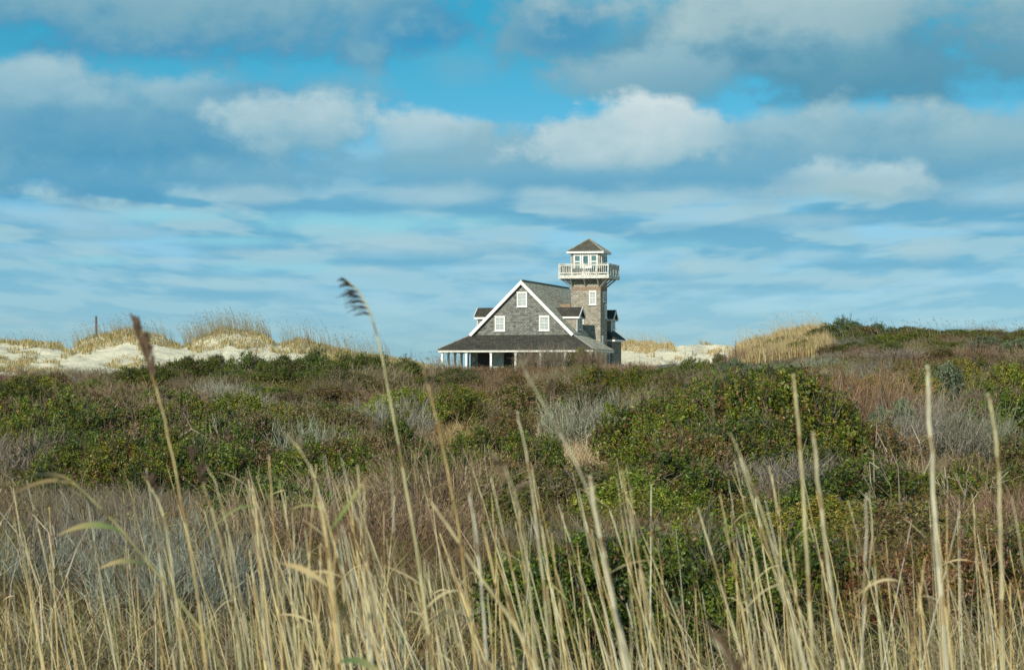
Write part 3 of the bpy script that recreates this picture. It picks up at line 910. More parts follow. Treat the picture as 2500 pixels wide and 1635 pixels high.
def cover(name, n, px0, px1, d0, d1, hr, wr, label, cat, colour=None, lean=(-.12, .0), spread=.45, keep=None, power=1.0, mat=M_GRASS, amt=.3, curl=.12, clump=True, wpx=None):
    x, d = scatter(n, px0, px1, d0, d1, power)
    if clump:
        k = fbm(x * .9, d * .5, 61, 3) + fbm(x * .2, d * .2, 62, 3)
        m = R.random(n) < np.clip((k - .72) * 4, .18, 1); x, d = x[m], d[m]
    if keep is not None: m = keep(x, d); x, d = x[m], d[m]
    n = len(x)
    g = ground_z(x, d)
    if callable(colour): col = colour(x, d, g)
    elif colour is None: col = cover_colour(x, d, g + .4)[0]
    else:
        cc = np.array(colour); col = cc[R.integers(0, len(cc), n)]
    hvar = .35 + 1.3 * np.clip(fbm(x * .55, d * .4, 71, 3) * 1.7 - .35, 0, 1)
    h = R.uniform(hr[0], hr[1], n) * hvar
    w = R.uniform(wr[0], wr[1], n)
    if wpx: w = np.maximum(w, wpx * d / FPX * R.uniform(.7, 1.3, n))
    ln = np.stack([R.normal(lean[0], spread, n) * h, R.normal(lean[1], spread, n) * h], 1)
    v, f, t = blades(np.stack([x, d, g - .03], 1), h, w, ln, R.uniform(0, curl, n), R.uniform(-1.3, 1.3, n), jitter(col, amt))
    o = np_mesh(name, v, f, t, mat)
    tag(o, label, cat, kind='stuff')
    return o


def shrubby_keep(x, d):
    px = 1250 + FPX * x / d
    edge = np.interp(px, [-300, 0, 400, 700, 1000, 1450, 1540, 1800, 1850, 2500, 2900], [184, 184, 184, 196, 212, 200, 190, 186, 168, 205, 205])
    hx = (x - 3.5) / 8.2; hy = (d - 218) / 11
    return (d < edge + (fbm(x * .4, d * .2, 8) - .5) * 8) & ((hx * hx + hy * hy) > 1)


def undergrowth():
    x, d = scatter(580000, -150, 2650, 26, 205)
    m = shrubby_keep(x, d); x, d = x[m], d[m]
    lf = leafy(x, d)
    m = R.random(len(x)) < np.clip((.56 - lf) * 9, .10, 1); x, d = x[m], d[m]; n = len(x)
    g = ground_z(x, d); col = cover_colour(x, d, g + .4)[0]
    h = canopy(x, d) * R.uniform(.55, 1.15, n) + .05
    h = np.where(R.random(n) < .03, h * 1.6 + .1, h)
    w = np.maximum(R.uniform(.006, .014, n), 1.15 * d / FPX * R.uniform(.7, 1.3, n))
    ln = np.stack([R.normal(-.12, .5, n) * h, R.normal(0, .5, n) * h], 1)
    v, f, t = blades(np.stack([x, d, g - .03], 1), h, w, ln, R.uniform(0, .15, n), R.uniform(-1.3, 1.3, n), jitter(col, .45))
    tag(np_mesh('scrub_undergrowth', v, f, t, M_GRASS), 'low brown, mauve and grey twigs covering the slope between the reeds and the station', 'undergrowth', kind='stuff')
    # evergreen ground cover
    x, d = scatter(620000, -150, 2650, 30, 205)
    m = shrubby_keep(x, d); x, d = x[m], d[m]
    lf = leafy(x, d)
    m = R.random(len(x)) < np.clip((lf - .45) * 9, .03, 1); x, d = x[m], d[m]; n = len(x)
    x = x + R.normal(0, .05, n)
    g = ground_z(x, d); c0 = canopy(x, d) * 1.12
    z = g + c0 * R.random(n) ** .35
    pal = np.array([(.12, .14, .014), (.075, .10, .011), (.032, .052, .011), (.19, .165, .02), (.16, .095, .045), (.17, .125, .045)])
    pick = np.clip((fbm(x * .5, d * .35, 121, 3) - .25) * 2 * 6, 0, 5.99).astype(int)
    pick = np.where(R.random(n) < .45, R.integers(0, 6, n), pick)
    col = jitter(pal[pick], .4, .1)
    px = 1250 + FPX * x / d; py = HOR - FPX * (z - EYE) / d
    s_ = np.maximum(.022, 1.7 * d / FPX) * R.uniform(.6, 1.4, n)
    a = R.normal(size=(n, 3)) * np.array([.7, .7, .8]) + np.array([0, 0, .5]); a /= np.linalg.norm(a, axis=1)[:, None]
    b = np.cross(a, R.normal(size=(n, 3))); b /= np.linalg.norm(b, axis=1)[:, None] + 1e-9
    a *= (s_ * .95)[:, None]; b *= (s_ * .5)[:, None]
    p = np.stack([x, d, z], 1)
    v = np.stack([p - a, p + b, p + a, p - b], 1).reshape(-1, 3)
    f = (np.arange(n) * 4)[:, None] + np.array([0, 1, 2, 3])
    tag(np_mesh('evergreen_scrub', v, f, col, M_LEAF), 'knee-high mottled olive and green scrub carpeting the slope', 'scrub', kind='stuff')


undergrowth()

# tall dry bunch grass of the middle distance
def tan_keep(x, d):
    px = 1250 + FPX * x / d
    return fbm(x * .25 + 4, d * .12, 15) > .46
cover('dry_meadow_grass', 85000, -150, 2650, 24, 62, (.3, .75), (.006, .012), 'fine brown and tan dry grass lying over behind the reeds', 'grass', lean=(-.35, -.1), spread=.4, keep=tan_keep, wpx=1.1, curl=.4, amt=.45,
      colour=lambda x, d, z: cover_colour(x, d, z + .3)[0] * .5 + np.array((.20, .14, .07)) * .5)

# straw litter and short stalks at the near edge
def near_colour(x, d, z):
    n = len(x); px = 1250 + FPX * x / d
    a = fbm(x * .9, d * .35, 19)
    base = np.where((a > .5)[:, None], STRAW * .68, TAN * .68)
    g = (R.random(n) < .12)[:, None]
    base = np.where(g, GREENG * 1.1, base)
    dk = ((R.random(n) < .38))[:, None]
    return np.where(dk, BROWN * 1.3, base)
cover('straw_litter', 66000, -150, 2650, 15.5, 27, (.08, .42), (.006, .013), 'tangled pale straw litter and short stalks at the foot of the reeds', 'grass', colour=near_colour, lean=(-.2, 0), spread=1.1, curl=.5, wpx=1.7, clump=True, amt=.5,
      keep=lambda x, d: R.random(len(x)) < np.interp(1250 + FPX * x / d, [0, 500, 1450, 1700, 2500], [.6, .8, .85, .4, .3]))

def sc_colour(x, d, z):
    n = len(x); pal = np.array([(.48, .41, .24), (.37, .30, .17), (.44, .33, .15), (.29, .26, .18), (.20, .14, .07), (.15, .16, .045)])
    return pal[np.minimum(R.integers(0, 7, n), 5)]
cover('reed_stubble', 16000, -150, 2650, 13, 27, (.3, 1.2), (.003, .006), 'tangle of fine straw-coloured stalks filling the gaps between the tall reeds', 'reed stalks', colour=sc_colour, lean=(-.16, 0), spread=.17, curl=.08, wpx=2.1, clump=True, amt=.45, power=0,
      keep=lambda x, d: R.random(len(x)) < np.interp(1250 + FPX * x / d, [0, 400, 620, 1500, 1700, 2150, 2300, 2500], [.35, .4, .85, .85, .4, .3, .55, .55]) * np.clip(fbm(x * 1.3, d * .5, 66, 3) * 4 - 1.4, .1, 1))
cover('reed_stubble', 22000, -150, 2650, 13, 30, (.15, .9), (.003, .006), 'bent and fallen pale stalks lying through the reeds', 'reed stalks', colour=sc_colour, lean=(-.3, 0), spread=1.1, curl=.45, wpx=2.1, clump=True, amt=.45, power=0)

# dune grass
DG = [GOLD, GOLD * .75, STRAW * .8, np.array((.32, .26, .11)), np.array((.22, .20, .07)), np.array((.17, .17, .06))]
def left_dune_keep(x, d):
    px = 1250 + FPX * x / d
    lim = np.interp(px, [0, 130, 165, 200, 300, 400, 450, 470, 560, 660, 680, 760, 880, 1060], [236, 234, 240, 230, 229, 230, 234, 229, 228, 231, 233, 228, 224, 214])
    k = d + (fbm(x * .6, d * .4, 91) - .5) * 12 > lim
    k &= ~((np.abs(px - 168) < 14) | (np.abs(px - 448) < 10) | (np.abs(px - 678) < 9))
    tuft = (fbm(x * .55 + 3, d * .3, 93, 3) > np.where(px < 165, .60, .67)) & (d > 195)
    return k | tuft
cover('dune_grass', 95000, -200, 1120, 192, 262, (.25, .65), (.012, .022), 'golden and olive beach grass capping the sand dunes on the left', 'grass', colour=DG, keep=left_dune_keep, power=0, wpx=1.3, clump=False, spread=.4, curl=.35, lean=(-.1, 0))
def right_dune_keep(x, d):
    px = 1250 + FPX * x / d
    a = (px > 1505) & (px < 1645) & (d > 247 + (fbm(x * .5, d * .2, 12) - .5) * 8)
    b = (px > 1640) & (px < 1790) & (d > 236) & (d < 248) & (fbm(x * .6, d * .3, 14) > .64) | (px > 1800) & (d > 215)
    c = (fbm(x * .6, d * .35, 16) > .72) & (d > 200)
    return a | b | c
cover('dune_grass', 42000, 1490, 1860, 196, 262, (.35, .75), (.02, .035), 'thin yellow beach grass on the white sand dunes right of the station', 'grass', colour=DG[:3], keep=right_dune_keep, power=0, wpx=1.3, clump=False, spread=.35, curl=.3)
def gold_keep(x, d):
    px = 1250 + FPX * x / d
    return (px > 1795 + (fbm(d * .3, d * .1, 4) - .5) * 40) & (px < 2035 + (fbm(x * .3, d * .3, 6) - .5) * 80) & ~((px > 1975) & (px < 2012) & (d > 178) & (d < 190))
cover('tall_dune_grass', 60000, 1780, 2060, 160, 214, (.45, 1.05), (.012, .022), 'tall golden grass covering the dune left of the dark green hilltop bush', 'grass', colour=[GOLD, STRAW * .95, GOLD * .85, TAN, TAN * .7, np.array((.25, .24, .08))], keep=gold_keep, power=0, wpx=1.3, clump=False, spread=.13, lean=(-.12, 0), curl=.1)

# sea oats standing on the crests: thin stalks with drooping seed heads
def sea_oats(n, px0, px1, d0, d1, hr, label, seed, col=(.20, .17, .10)):
    x, d = scatter(n, px0, px1, d0, d1, 0)
    k = fbm(x * .5, d * 0 + seed, seed, 3); m = R.random(n) < .8; x, d = x[m], d[m]; n = len(x)
    g = ground_z(x, d); h = R.uniform(*hr, n)
    le = R.normal(-.30, .13, n) * h
    col = jitter(np.ones((n, 3)) * np.array(col), .35)
    v, f, t = blades(np.stack([x, d, g], 1), h, np.full(n, .022), np.stack([le, R.normal(0, .1, n) * h], 1), np.zeros(n), np.zeros(n), col)
    hd = R.random(n) < .55; q = np.nonzero(hd)[0]
    tipp = np.stack([x[q] + le[q], d[q], g[q] + h[q]], 1)
    hh = R.uniform(.16, .32, len(q))
    v2, f2, t2 = blades(tipp + np.array([0.02, 0, -.03]), hh * .6, np.full(len(q), .05), np.stack([-hh * .75, hh * 0], 1), np.zeros(len(q)), np.zeros(len(q)), col[q] * .8)
    o = np_mesh('sea_oats', np.concatenate([v, v2]), np.concatenate([f, f2 + len(v)]), np.concatenate([t, t2]), M_GRASS)
    tag(o, label, 'sea oats', kind='stuff')
sea_oats(420, 180, 430, 234, 244, (.8, 2.1), 'sparse sea oats on the first grassy dune, round the wooden post', 1)
sea_oats(800, 450, 665, 236, 246, (1.0, 2.5), 'dense slanting sea oats on the middle golden dune', 2)
sea_oats(420, 690, 960, 230, 242, (1.0, 2.8), 'thin sea oats on the low dune sloping down to the station', 3)
sea_oats(120, 0, 170, 234, 242, (.5, 1.3), 'few short sea oats at the left edge of the dunes', 4)
sea_oats(260, 1500, 1640, 246, 254, (.6, 1.7), 'sea oats on the dune just right of the station', 5, (.42, .34, .18))
sea_oats(330, 1800, 2020, 188, 200, (1.0, 2.3), 'sea oats waving over the tall golden dune', 6, (.45, .36, .19))
sea_oats(420, 2020, 2620, 176, 192, (.7, 1.7), 'wispy grey stalks along the crest of the green hill on the right', 7, (.22, .20, .15))
sea_oats(330, 940, 1130, 168, 185, (.5, 1.4), 'brown stalks left of the station porch', 8)

# ------------------------------------------------------------ shrubs
def shrub_leaves(seed, n, pal, wts, leaf=.024, lobes=24, upright=.14, flat=.62, red=0.0, elong=1.6):
    r = np.random.default_rng(seed)
    th = r.uniform(0, 2 * pi, lobes); rr = np.sqrt(r.uniform(0, 1, lobes)) * .72
    c = np.stack([rr * np.cos(th), rr * np.sin(th), (1 - rr ** 2) * r.uniform(.35, .9, lobes) * .75], 1)
    s = r.uniform(.16, .32, lobes) * (1 - .2 * rr)
    li = r.integers(0, lobes, n)
    v = r.normal(size=(n, 3)); v /= np.linalg.norm(v, axis=1)[:, None]
    v[:, 2] = np.where(r.random(n) < .6, np.abs(v[:, 2]), v[:, 2])
    rad = s[li] * (r.random(n) ** .22)
    # sprigs: leaves bunch along short shoots
    ns = n // 14; sp = r.integers(0, ns, n)
    sv = r.normal(size=(ns, 3)); sv /= np.linalg.norm(sv, axis=1)[:, None]; sv[:, 2] = np.where(r.random(ns) < .7, np.abs(sv[:, 2]), sv[:, 2])
    sl = r.integers(0, lobes, ns); srad = s[sl] * r.uniform(.55, 1.08, ns)
    sbase = c[sl] + sv * srad[:, None]
    sdir = sv * .5 + np.array([0, 0, upright * 2]) + r.normal(size=(ns, 3)) * .35
    sdir /= np.linalg.norm(sdir, axis=1)[:, None]
    t = r.random(n)
    p = sbase[sp] + sdir[sp] * (t * .10)[:, None] + r.normal(size=(n, 3)) * .016
    p[:, 2] = np.maximum(p[:, 2] * flat / .62 * 1.0, .01)
    sl_len = r.uniform(.6, 1.35, n) * leaf
    a = sdir[sp] * .15 + r.normal(size=(n, 3)) * np.array([.9, .9, .65])
    a /= np.linalg.norm(a, axis=1)[:, None]
    b = np.cross(a, r.normal(size=(n, 3))); b /= np.linalg.norm(b, axis=1)[:, None] + 1e-9
    a = a * sl_len[:, None] * elong * .5; b = b * sl_len[:, None] * .5 * .62
    verts = np.stack([p - a, p + b, p + a, p - b], 1).reshape(-1, 3)
    f = (np.arange(n) * 4)[:, None] + np.array([0, 1, 2, 3])
    pal = np.array(pal); lw = r.choice(len(pal), ns, p=wts)
    col = pal[lw][sp]
    lobe_t = r.uniform(.8, 1.2, lobes)[sl[sp]]
    col = col * lobe_t[:, None] * r.uniform(.65, 1.35, (n, 1)) * r.uniform(.9, 1.1, (n, 3))
    return verts, f, col


def shrub_twigs(seed, n, pal, up=1.0, h=(.5, 1.0), w=.012, root=.75):
    """bare twiggy shrub: forking ribbons that rise from the base"""
    r = np.random.default_rng(seed)
    V = []; T = []
    segs = []
    def grow(p, dr, ln, wd, lev):
        q = p + dr * ln
        segs.append((p, q, wd))
        if lev == 0: return
        for _ in range(r.integers(2, 4)):
            nd = dr + r.normal(size=3) * .42 + np.array([0, 0, .12 * up]); nd /= np.linalg.norm(nd)
            grow(q if r.random() < .7 else p + dr * ln * .7, nd, ln * r.uniform(.55, .95), wd * .66, lev - 1)
    while len(segs) < n:
        th = r.uniform(0, 2 * pi); rr = np.sqrt(r.random()) * .75
        p = np.array([rr * cos(th), rr * sin(th), 0.0]) * root / .75
        dr = np.array([rr * cos(th) * .7, rr * sin(th) * .7, up]) + r.normal(size=3) * .15; dr /= np.linalg.norm(dr)
        grow(p, dr, r.uniform(*h) * .36, w * 1.6, 3)
    P = np.array([s[0] for s in segs]); Q = np.array([s[1] for s in segs]); W = np.array([s[2] for s in segs])
    dr = Q - P
    side = np.cross(dr, r.normal(size=dr.shape)); side /= np.linalg.norm(side, axis=1)[:, None] + 1e-9
    side = side * W[:, None] * .5
    V = np.stack([P - side, P + side, Q + side * .6, Q - side * .6], 1).reshape(-1, 3)
    f = (np.arange(len(P)) * 4)[:, None] + np.array([0, 1, 2, 3])
    pal = np.array(pal); col = pal[r.integers(0, len(pal), len(P))] * r.uniform(.7, 1.3, (len(P), 1))
    return V, f, col


def branch_mesh(seed, n=9, col=(.13, .10, .075)):
    return shrub_twigs(seed, 90, [col], up=.7, h=(.8, 1.2), w=.02, root=.01)


G_BR = (.135, .165, .012); G_MD = (.08, .115, .011); G_DK = (.028, .050, .011); G_YL = (.20, .175, .018); B_RD = (.14, .075, .03); OLV = (.15, .13, .026); B_GR = (.11, .155, .075)
TYPES = {
    'green': [shrub_leaves(s, 27000, [G_BR, G_MD, G_DK, G_YL, B_RD], [.28, .28, .16, .14, .14]) for s in (1, 2, 3, 4)],
    'dark': [shrub_leaves(s, 25000, [G_MD, G_DK, G_BR, B_RD], [.38, .32, .2, .10]) for s in (5, 6, 7)],
    'mixed': [shrub_leaves(s, 23000, [OLV, G_MD, B_RD, (.21, .15, .09), G_DK], [.28, .16, .24, .22, .10]) for s in (8, 9, 10)],
    'yellow': [shrub_leaves(s, 25000, [G_YL, G_BR, (.28, .25, .05), G_MD], [.36, .3, .16, .18]) for s in (11, 12)],
    'bluegreen': [shrub_leaves(s, 25000, [B_GR, (.16, .21, .11), (.07, .10, .05)], [.4, .35, .25], elong=2.2) for s in (13, 14)],
    'brown': [shrub_twigs(s, 4300, [(.24, .165, .11), (.30, .22, .155), (.18, .115, .075), (.20, .17, .07)], w=.013) for s in (21, 22, 23)],
    'grey': [shrub_twigs(s, 4300, [(.24, .22, .165), (.18, .165, .125), (.31, .28, .205)], w=.012) for s in (24, 25, 26)],
    'silver': [shrub_twigs(s, 4300, [(.28, .285, .21), (.21, .225, .165), (.34, .33, .245)], w=.014) for s in (27, 28)],
    'bluetwig': [shrub_twigs(s, 2200, [(.20, .215, .18), (.27, .28, .23), (.12, .125, .105), (.33, .325, .26)], w=.009) for s in (29, 30, 31)],
}
MESH = {}
for k, lst in TYPES.items():
    out = []
    leafy = k in ('green', 'dark', 'mixed', 'yellow', 'bluegreen')
    for i, (v, f, c) in enumerate(lst):
        root = empty('shrub' if leafy else 'bare_shrub')
        np_mesh('foliage' if leafy else 'twigs', v, f, c, M_LEAF if leafy else M_TWIG, root)
        v2, f2, c2 = branch_mesh(100 + i + len(k))
        np_mesh('branches', v2, f2, c2, M_TWIG, root)
        out.append(root)
    MESH[k] = out
USED = set()


def place_shrub(kind, x, d, rx, h, label, group=None, ry=None, tint=None, narrow=False):
    src = random.choice(MESH[kind])
    if src.name in USED: o = copy_tree(src)
    else: o = src; USED.add(src.name)
    g = gz(x, d)
    o.location = (x, d, g - .05)
    o.rotation_euler = (0, 0, random.uniform(0, 6.28))
    ry = ry or rx
    rx = max(rx * 1.08, h * (.5 if narrow else .82))
    o.scale = (rx, rx * random.uniform(.85, 1.1), min(max(h / .74, .6 * rx), (2.2 if narrow else 1.4) * rx))
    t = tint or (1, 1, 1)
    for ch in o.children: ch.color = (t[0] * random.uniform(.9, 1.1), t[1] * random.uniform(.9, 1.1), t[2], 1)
    tag(o, label, 'shrub' if kind in ('green', 'dark', 'mixed', 'yellow', 'bluegreen') else 'bare bush', group)
    return o


def shrub_at(kind, px, top, base, w, label, group=None, tint=None, hmul=1.0, dd=None, narrow=False):
    """stand a shrub where the photo shows its foot (px, base) with its top at row top, w px wide"""
    x, d = hit(px, base, .55) if dd is None else ((px - 1250) / FPX * dd, dd)
    g = gz(x, d)
    h = max(.7, (EYE + (HOR - top) / FPX * d) - g) * hmul
    h = min(h, 3.2)
    return place_shrub(kind, x, d, w / 2 * d / FPX * 1.05, h * 1.08, label, group, tint=tint, narrow=narrow)


S = shrub_at
# ridge of dark shrubs left of the station
GR = 'dark shrubs along the ridge left of the station'
for i, (px, top, w, kd) in enumerate([(395, 898, 90, 'mixed'), (455, 878, 130, 'dark'), (530, 872, 120, 'dark'), (610, 868, 130, 'dark'), (690, 864, 130, 'dark'), (770, 866, 130, 'dark'), (850, 866, 120, 'dark'), (925, 872, 110, 'dark'), (990, 876, 100, 'dark')]):
    S(kd, px, top, 940, w, ['leftmost shrub of the dark ridge, small and brownish, against the sand', 'dark green ridge shrub just right of the low brownish one, below the sand face', 'dark ridge shrub below the dip between the first two grassy dunes', 'dark ridge shrub directly below the middle golden dune', 'tall dark green ridge shrub below the gap right of the middle dune', 'dense dark green shrub on the ridge under the third grassy dune', 'dark green ridge shrub behind the stem of the tall plumed reed', 'dark green ridge shrub second from the station end of the ridge', 'last dark shrub of the ridge before the station porch'][i], GR, tint=(.95, .95, 1), dd=158 + (i % 3) * 3)
for i, (px, top, w, kd) in enumerate([(430, 912, 130, 'green'), (560, 905, 120, 'dark'), (660, 900, 150, 'dark'), (770, 905, 150, 'dark'), (860, 915, 120, 'dark'), (960, 905, 120, 'mixed')]):
    S(kd, px, top, 960, w, 'shrub in the front row of the dark ridge', 'front row of the dark ridge', dd=140 + (i % 2) * 4)
for i, px in enumerate(range(20, 380, 42)):
    S(['mixed', 'brown', 'mixed'][i % 3], px, 908 + (i * 5) % 9, 960, 76, 'low brownish shrub in the row below the left sand face', 'low shrubs below the left sand face', dd=146 + (i % 3) * 6)
# left middle
S('green', 50, 975, 1110, 150, 'bright green shrub at the left edge of the photo', tint=(1.1, 1.15, .9))
S('green', 140, 958, 1110, 170, 'bright yellow-green shrub second from the left edge, above the grey brush', tint=(1.05, 1.15, .9))
S('dark', 235, 985, 1130, 150, 'dark green shrub right of the bright left-edge shrubs')
S('mixed', 320, 985, 1120, 170, 'brownish green shrub directly left of the tall dark-headed reed')
S('green', 460, 962, 1080, 140, 'rounded green shrub just right of the tall dark-headed reed')
S('dark', 540, 1010, 1130, 150, 'dark shrub right of the rounded green shrub, beside pale dead twigs')
S('dark', 180, 1070, 1180, 170, 'low dark green shrub behind the grey brush, near the left edge')
S('green', 300, 1065, 1175, 190, 'wide green shrub with a few red leaves behind the grey brush')
S('dark', 430, 1060, 1185, 180, 'deep green shrub behind the grey brush, crossed by the tall dark-headed reed')
S('mixed', 590, 1055, 1170, 130, 'mottled shrub at the right end of the dark thicket on the left')
for i, (px, top, base, w, kd) in enumerate([(10, 1000, 1090, 150, 'green'), (95, 1000, 1120, 160, 'green'), (190, 990, 1100, 150, 'mixed'), (275, 960, 1060, 140, 'mixed'), (370, 1000, 1110, 160, 'dark'), (250, 1040, 1150, 170, 'dark'), (370, 1055, 1170, 170, 'dark'), (500, 1060, 1180, 160, 'dark'), (470, 1010, 1120, 160, 'mixed'), (130, 1040, 1150, 160, 'dark'), (600, 1000, 1100, 120, 'mixed'), (540, 1075, 1190, 150, 'dark')]):
    S(kd, px, top, base, w, 'shrub packed into the dark green thicket on the left', 'packed shrubs of the left thicket')
for i, (px, top, base, w, kd) in enumerate([(1640, 950, 1090, 170, 'green'), (1740, 960, 1130, 190, 'green'), (1840, 940, 1110, 190, 'yellow'), (1930, 930, 1100, 170, 'green'), (1780, 1020, 1160, 170, 'dark'), (1910, 1020, 1160, 160, 'dark'), (1620, 1020, 1130, 150, 'green'), (2000, 1000, 1130, 140, 'mixed')]):
    S(kd, px, top, base, w, 'shrub packed into the big green thicket right of centre', 'packed shrubs of the big right thicket')
for i, (px, top, w, kd) in enumerate([(2080, 815, 110, 'green'), (2160, 825, 110, 'mixed'), (2240, 825, 120, 'green'), (2330, 830, 110, 'mixed'), (2420, 828, 120, 'green'), (2500, 830, 110, 'mixed'), (2030, 860, 100, 'mixed'), (2150, 860, 120, 'green'), (2260, 865, 110, 'dark'), (2350, 860, 110, 'green'), (2440, 866, 120, 'mixed'), (2520, 868, 110, 'dark')]):
    S(kd, px, top, 900, w, 'shrub of the belt covering the hillside on the right', 'shrubs covering the right hillside', dd=[178, 176, 180, 174, 178, 176, 160, 158, 162, 156, 160, 158][i])
S('silver', 530, 928, 985, 100, 'pale silvery green bush below the dark ridge')
S('silver', 590, 948, 1000, 120, 'pale dead bush beside the silvery green one below the dark ridge')
S('grey', 35, 1060, 1160, 130, 'grey leafless bush at the left edge below the bright green shrub')
S('mixed', 700, 975, 1060, 130, 'olive brown shrub left of the pale patch in the middle distance')
S('mixed', 800, 985, 1060, 150, 'olive brown shrub between two pale patches in the middle distance')
S('silver', 700, 1025, 1110, 100, 'pale grey bush between the dark thicket and the olive shrubs')
S('mixed', 820, 1040, 1170, 170, 'broad olive shrub behind the stem of the tall plumed reed', tint=(1, 1.1, .9))
S('green', 930, 1020, 1140, 150, 'mid green shrub right of the tall plumed reed stem', tint=(.9, .95, .9))
S('dark', 1040, 1090, 1190, 110, 'small dark green shrub left of the tan grass hollow')
S('silver', 960, 978, 1050, 130, 'pale silver bush left of the small bright shrub in the centre')
S('green', 1100, 945, 1020, 100, 'small bright green shrub in the centre below the porch')
S('mixed', 1240, 985, 1060, 90, 'small round olive shrub below the middle of the house')
S('green', 1190, 1040, 1160, 120, 'green shrub right of the tan grass hollow', tint=(.85, .95, .9))
S('green', 1290, 1050, 1150, 100, 'small green shrub second right of the tan grass hollow', tint=(.85, .95, .9))
S('silver', 1420, 975, 1060, 110, 'silvery grey bush left of the big green thicket, left one of a pair')
S('silver', 1495, 975, 1060, 110, 'silvery grey bush touching the big green thicket, right one of a pair')
S('mixed', 1340, 925, 985, 130, 'olive brown shrub below the right end of the porch')
S('green', 1470, 885, 950, 120, 'green shrub under the foot of the tower')
S('green', 1560, 893, 955, 110, 'green shrub between the tower and the white dune')
S('mixed', 1640, 900, 960, 90, 'small brown-green shrub below the white dune')
# big thicket on the right
S('green', 1590, 970, 1110, 150, 'leftmost shrub of the big green thicket')
S('green', 1690, 930, 1110, 190, 'second shrub from the left in the big green thicket')
S('yellow', 1790, 912, 1110, 200, 'yellow-green topped shrub in the middle of the big thicket', tint=(.8, .88, .9))
S('green', 1890, 905, 1120, 210, 'tallest shrub of the big green thicket, behind a bare reed', tint=(.95, .95, .9))
S('dark', 1850, 1010, 1160, 170, 'dark shaded shrub in front of the big green thicket')
S('green', 1960, 945, 1130, 170, 'right hand shrub of the big green thicket')
S('mixed', 1700, 1040, 1170, 170, 'olive shrub at the front foot of the big green thicket', tint=(1, 1.1, .9))
S('brown', 2060, 905, 1040, 180, 'reddish brown twiggy bush right of the big green thicket', tint=(1.1, .8, .7))
S('brown', 2150, 930, 1050, 140, 'brown bare bush between the reddish one and the yellow-green shrub')
S('mixed', 2120, 1000, 1120, 180, 'dark olive shrub below the reddish brown bush')
S('bluegreen', 2185, 990, 1080, 90, 'small grey-green shrub left of the pale dead brush on the right')
S('yellow', 2230, 912, 1020, 120, 'yellow-green shrub left of the blue-green cedar-like bush')
S('bluegreen', 2330, 902, 1020, 160, 'large blue-green bush near the right edge, ringed by yellow-green ones')
S('yellow', 2360, 878, 960, 150, 'yellow-green shrub behind the large blue-green bush')
S('yellow', 2440, 888, 1000, 120, 'yellow-green shrub right of the large blue-green bush')
S('green', 2460, 950, 1100, 150, 'dark green shrub at the right edge, in front of the yellow-green one')
S('grey', 2260, 990, 1100, 150, 'grey dead brush under the blue-green bush, left half')
S('grey', 2350, 995, 1100, 130, 'grey dead brush under the blue-green bush, right half')
S('green', 2345, 1120, 1215, 170, 'lone bright green shrub low on the right, behind the palest reed')
S('mixed', 2440, 1060, 1160, 120, 'mottled shrub at the right edge above the lone bright green one')
# hill on the right
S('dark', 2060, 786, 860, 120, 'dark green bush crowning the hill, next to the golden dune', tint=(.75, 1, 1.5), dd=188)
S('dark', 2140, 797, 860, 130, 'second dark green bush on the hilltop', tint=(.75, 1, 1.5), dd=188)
S('green', 2250, 802, 860, 120, 'olive bush on the hilltop, right of the two dark ones', dd=186)
S('dark', 2330, 812, 870, 120, 'dim green bush on the hill between the olive bush and the right edge', dd=184)
S('mixed', 2420, 812, 870, 120, 'brownish bush on the hilltop near the right edge', dd=186)
S('green', 2495, 806, 870, 110, 'green bush on the hilltop at the right edge', dd=186)
S('green', 2110, 838, 890, 130, 'green shrub on the hillside below the dark hilltop bushes', dd=160)
S('dark', 2180, 838, 892, 90, 'small dark round shrub on the hillside', dd=156)
S('green', 2290, 840, 890, 110, 'green shrub in the middle of the hillside', dd=158)
S('bluegreen', 2400, 838, 895, 130, 'pale green shrub on the hillside near the right edge', dd=154)
S('bluegreen', 2480, 842, 900, 110, 'pale green shrub on the hillside at the right edge', dd=152)
S('mixed', 1745, 862, 905, 90, 'olive shrub in front of the right white dune, left of a brown one', dd=172)
S('brown', 1815, 862, 905, 90, 'brown twiggy bush at the foot of the golden dune', dd=170)
S('bluegreen', 1790, 888, 930, 120, 'low grey-green shrub in front of the golden dune', dd=150)
S('silver', 1900, 888, 930, 120, 'low silvery bush below the golden dune, left one', dd=148)
S('silver', 2010, 886, 930, 120, 'low silvery bush below the hill, right one', dd=146)
S('grey', 2180, 888, 935, 130, 'low grey bush below the hillside shrubs', dd=140)
# bare bushes in front of the porch
S('brown', 1350, 838, 905, 70, 'tall bare bush before the right half of the porch', dd=192, tint=(1.1, 1.25, 1.4), narrow=True)
S('grey', 1290, 850, 905, 60, 'bare greyish bush before the porch, left of the tall bare one', dd=194, tint=(.9, .85, .75), narrow=True)
S('mixed', 1410, 842, 905, 80, 'rounded green-brown bush hiding the right corner of the porch', dd=194, narrow=True, tint=(1.2, 1.2, 1.2))
S('brown', 1440, 862, 905, 70, 'low bare bush below the right end of the porch roof', dd=192, narrow=True)
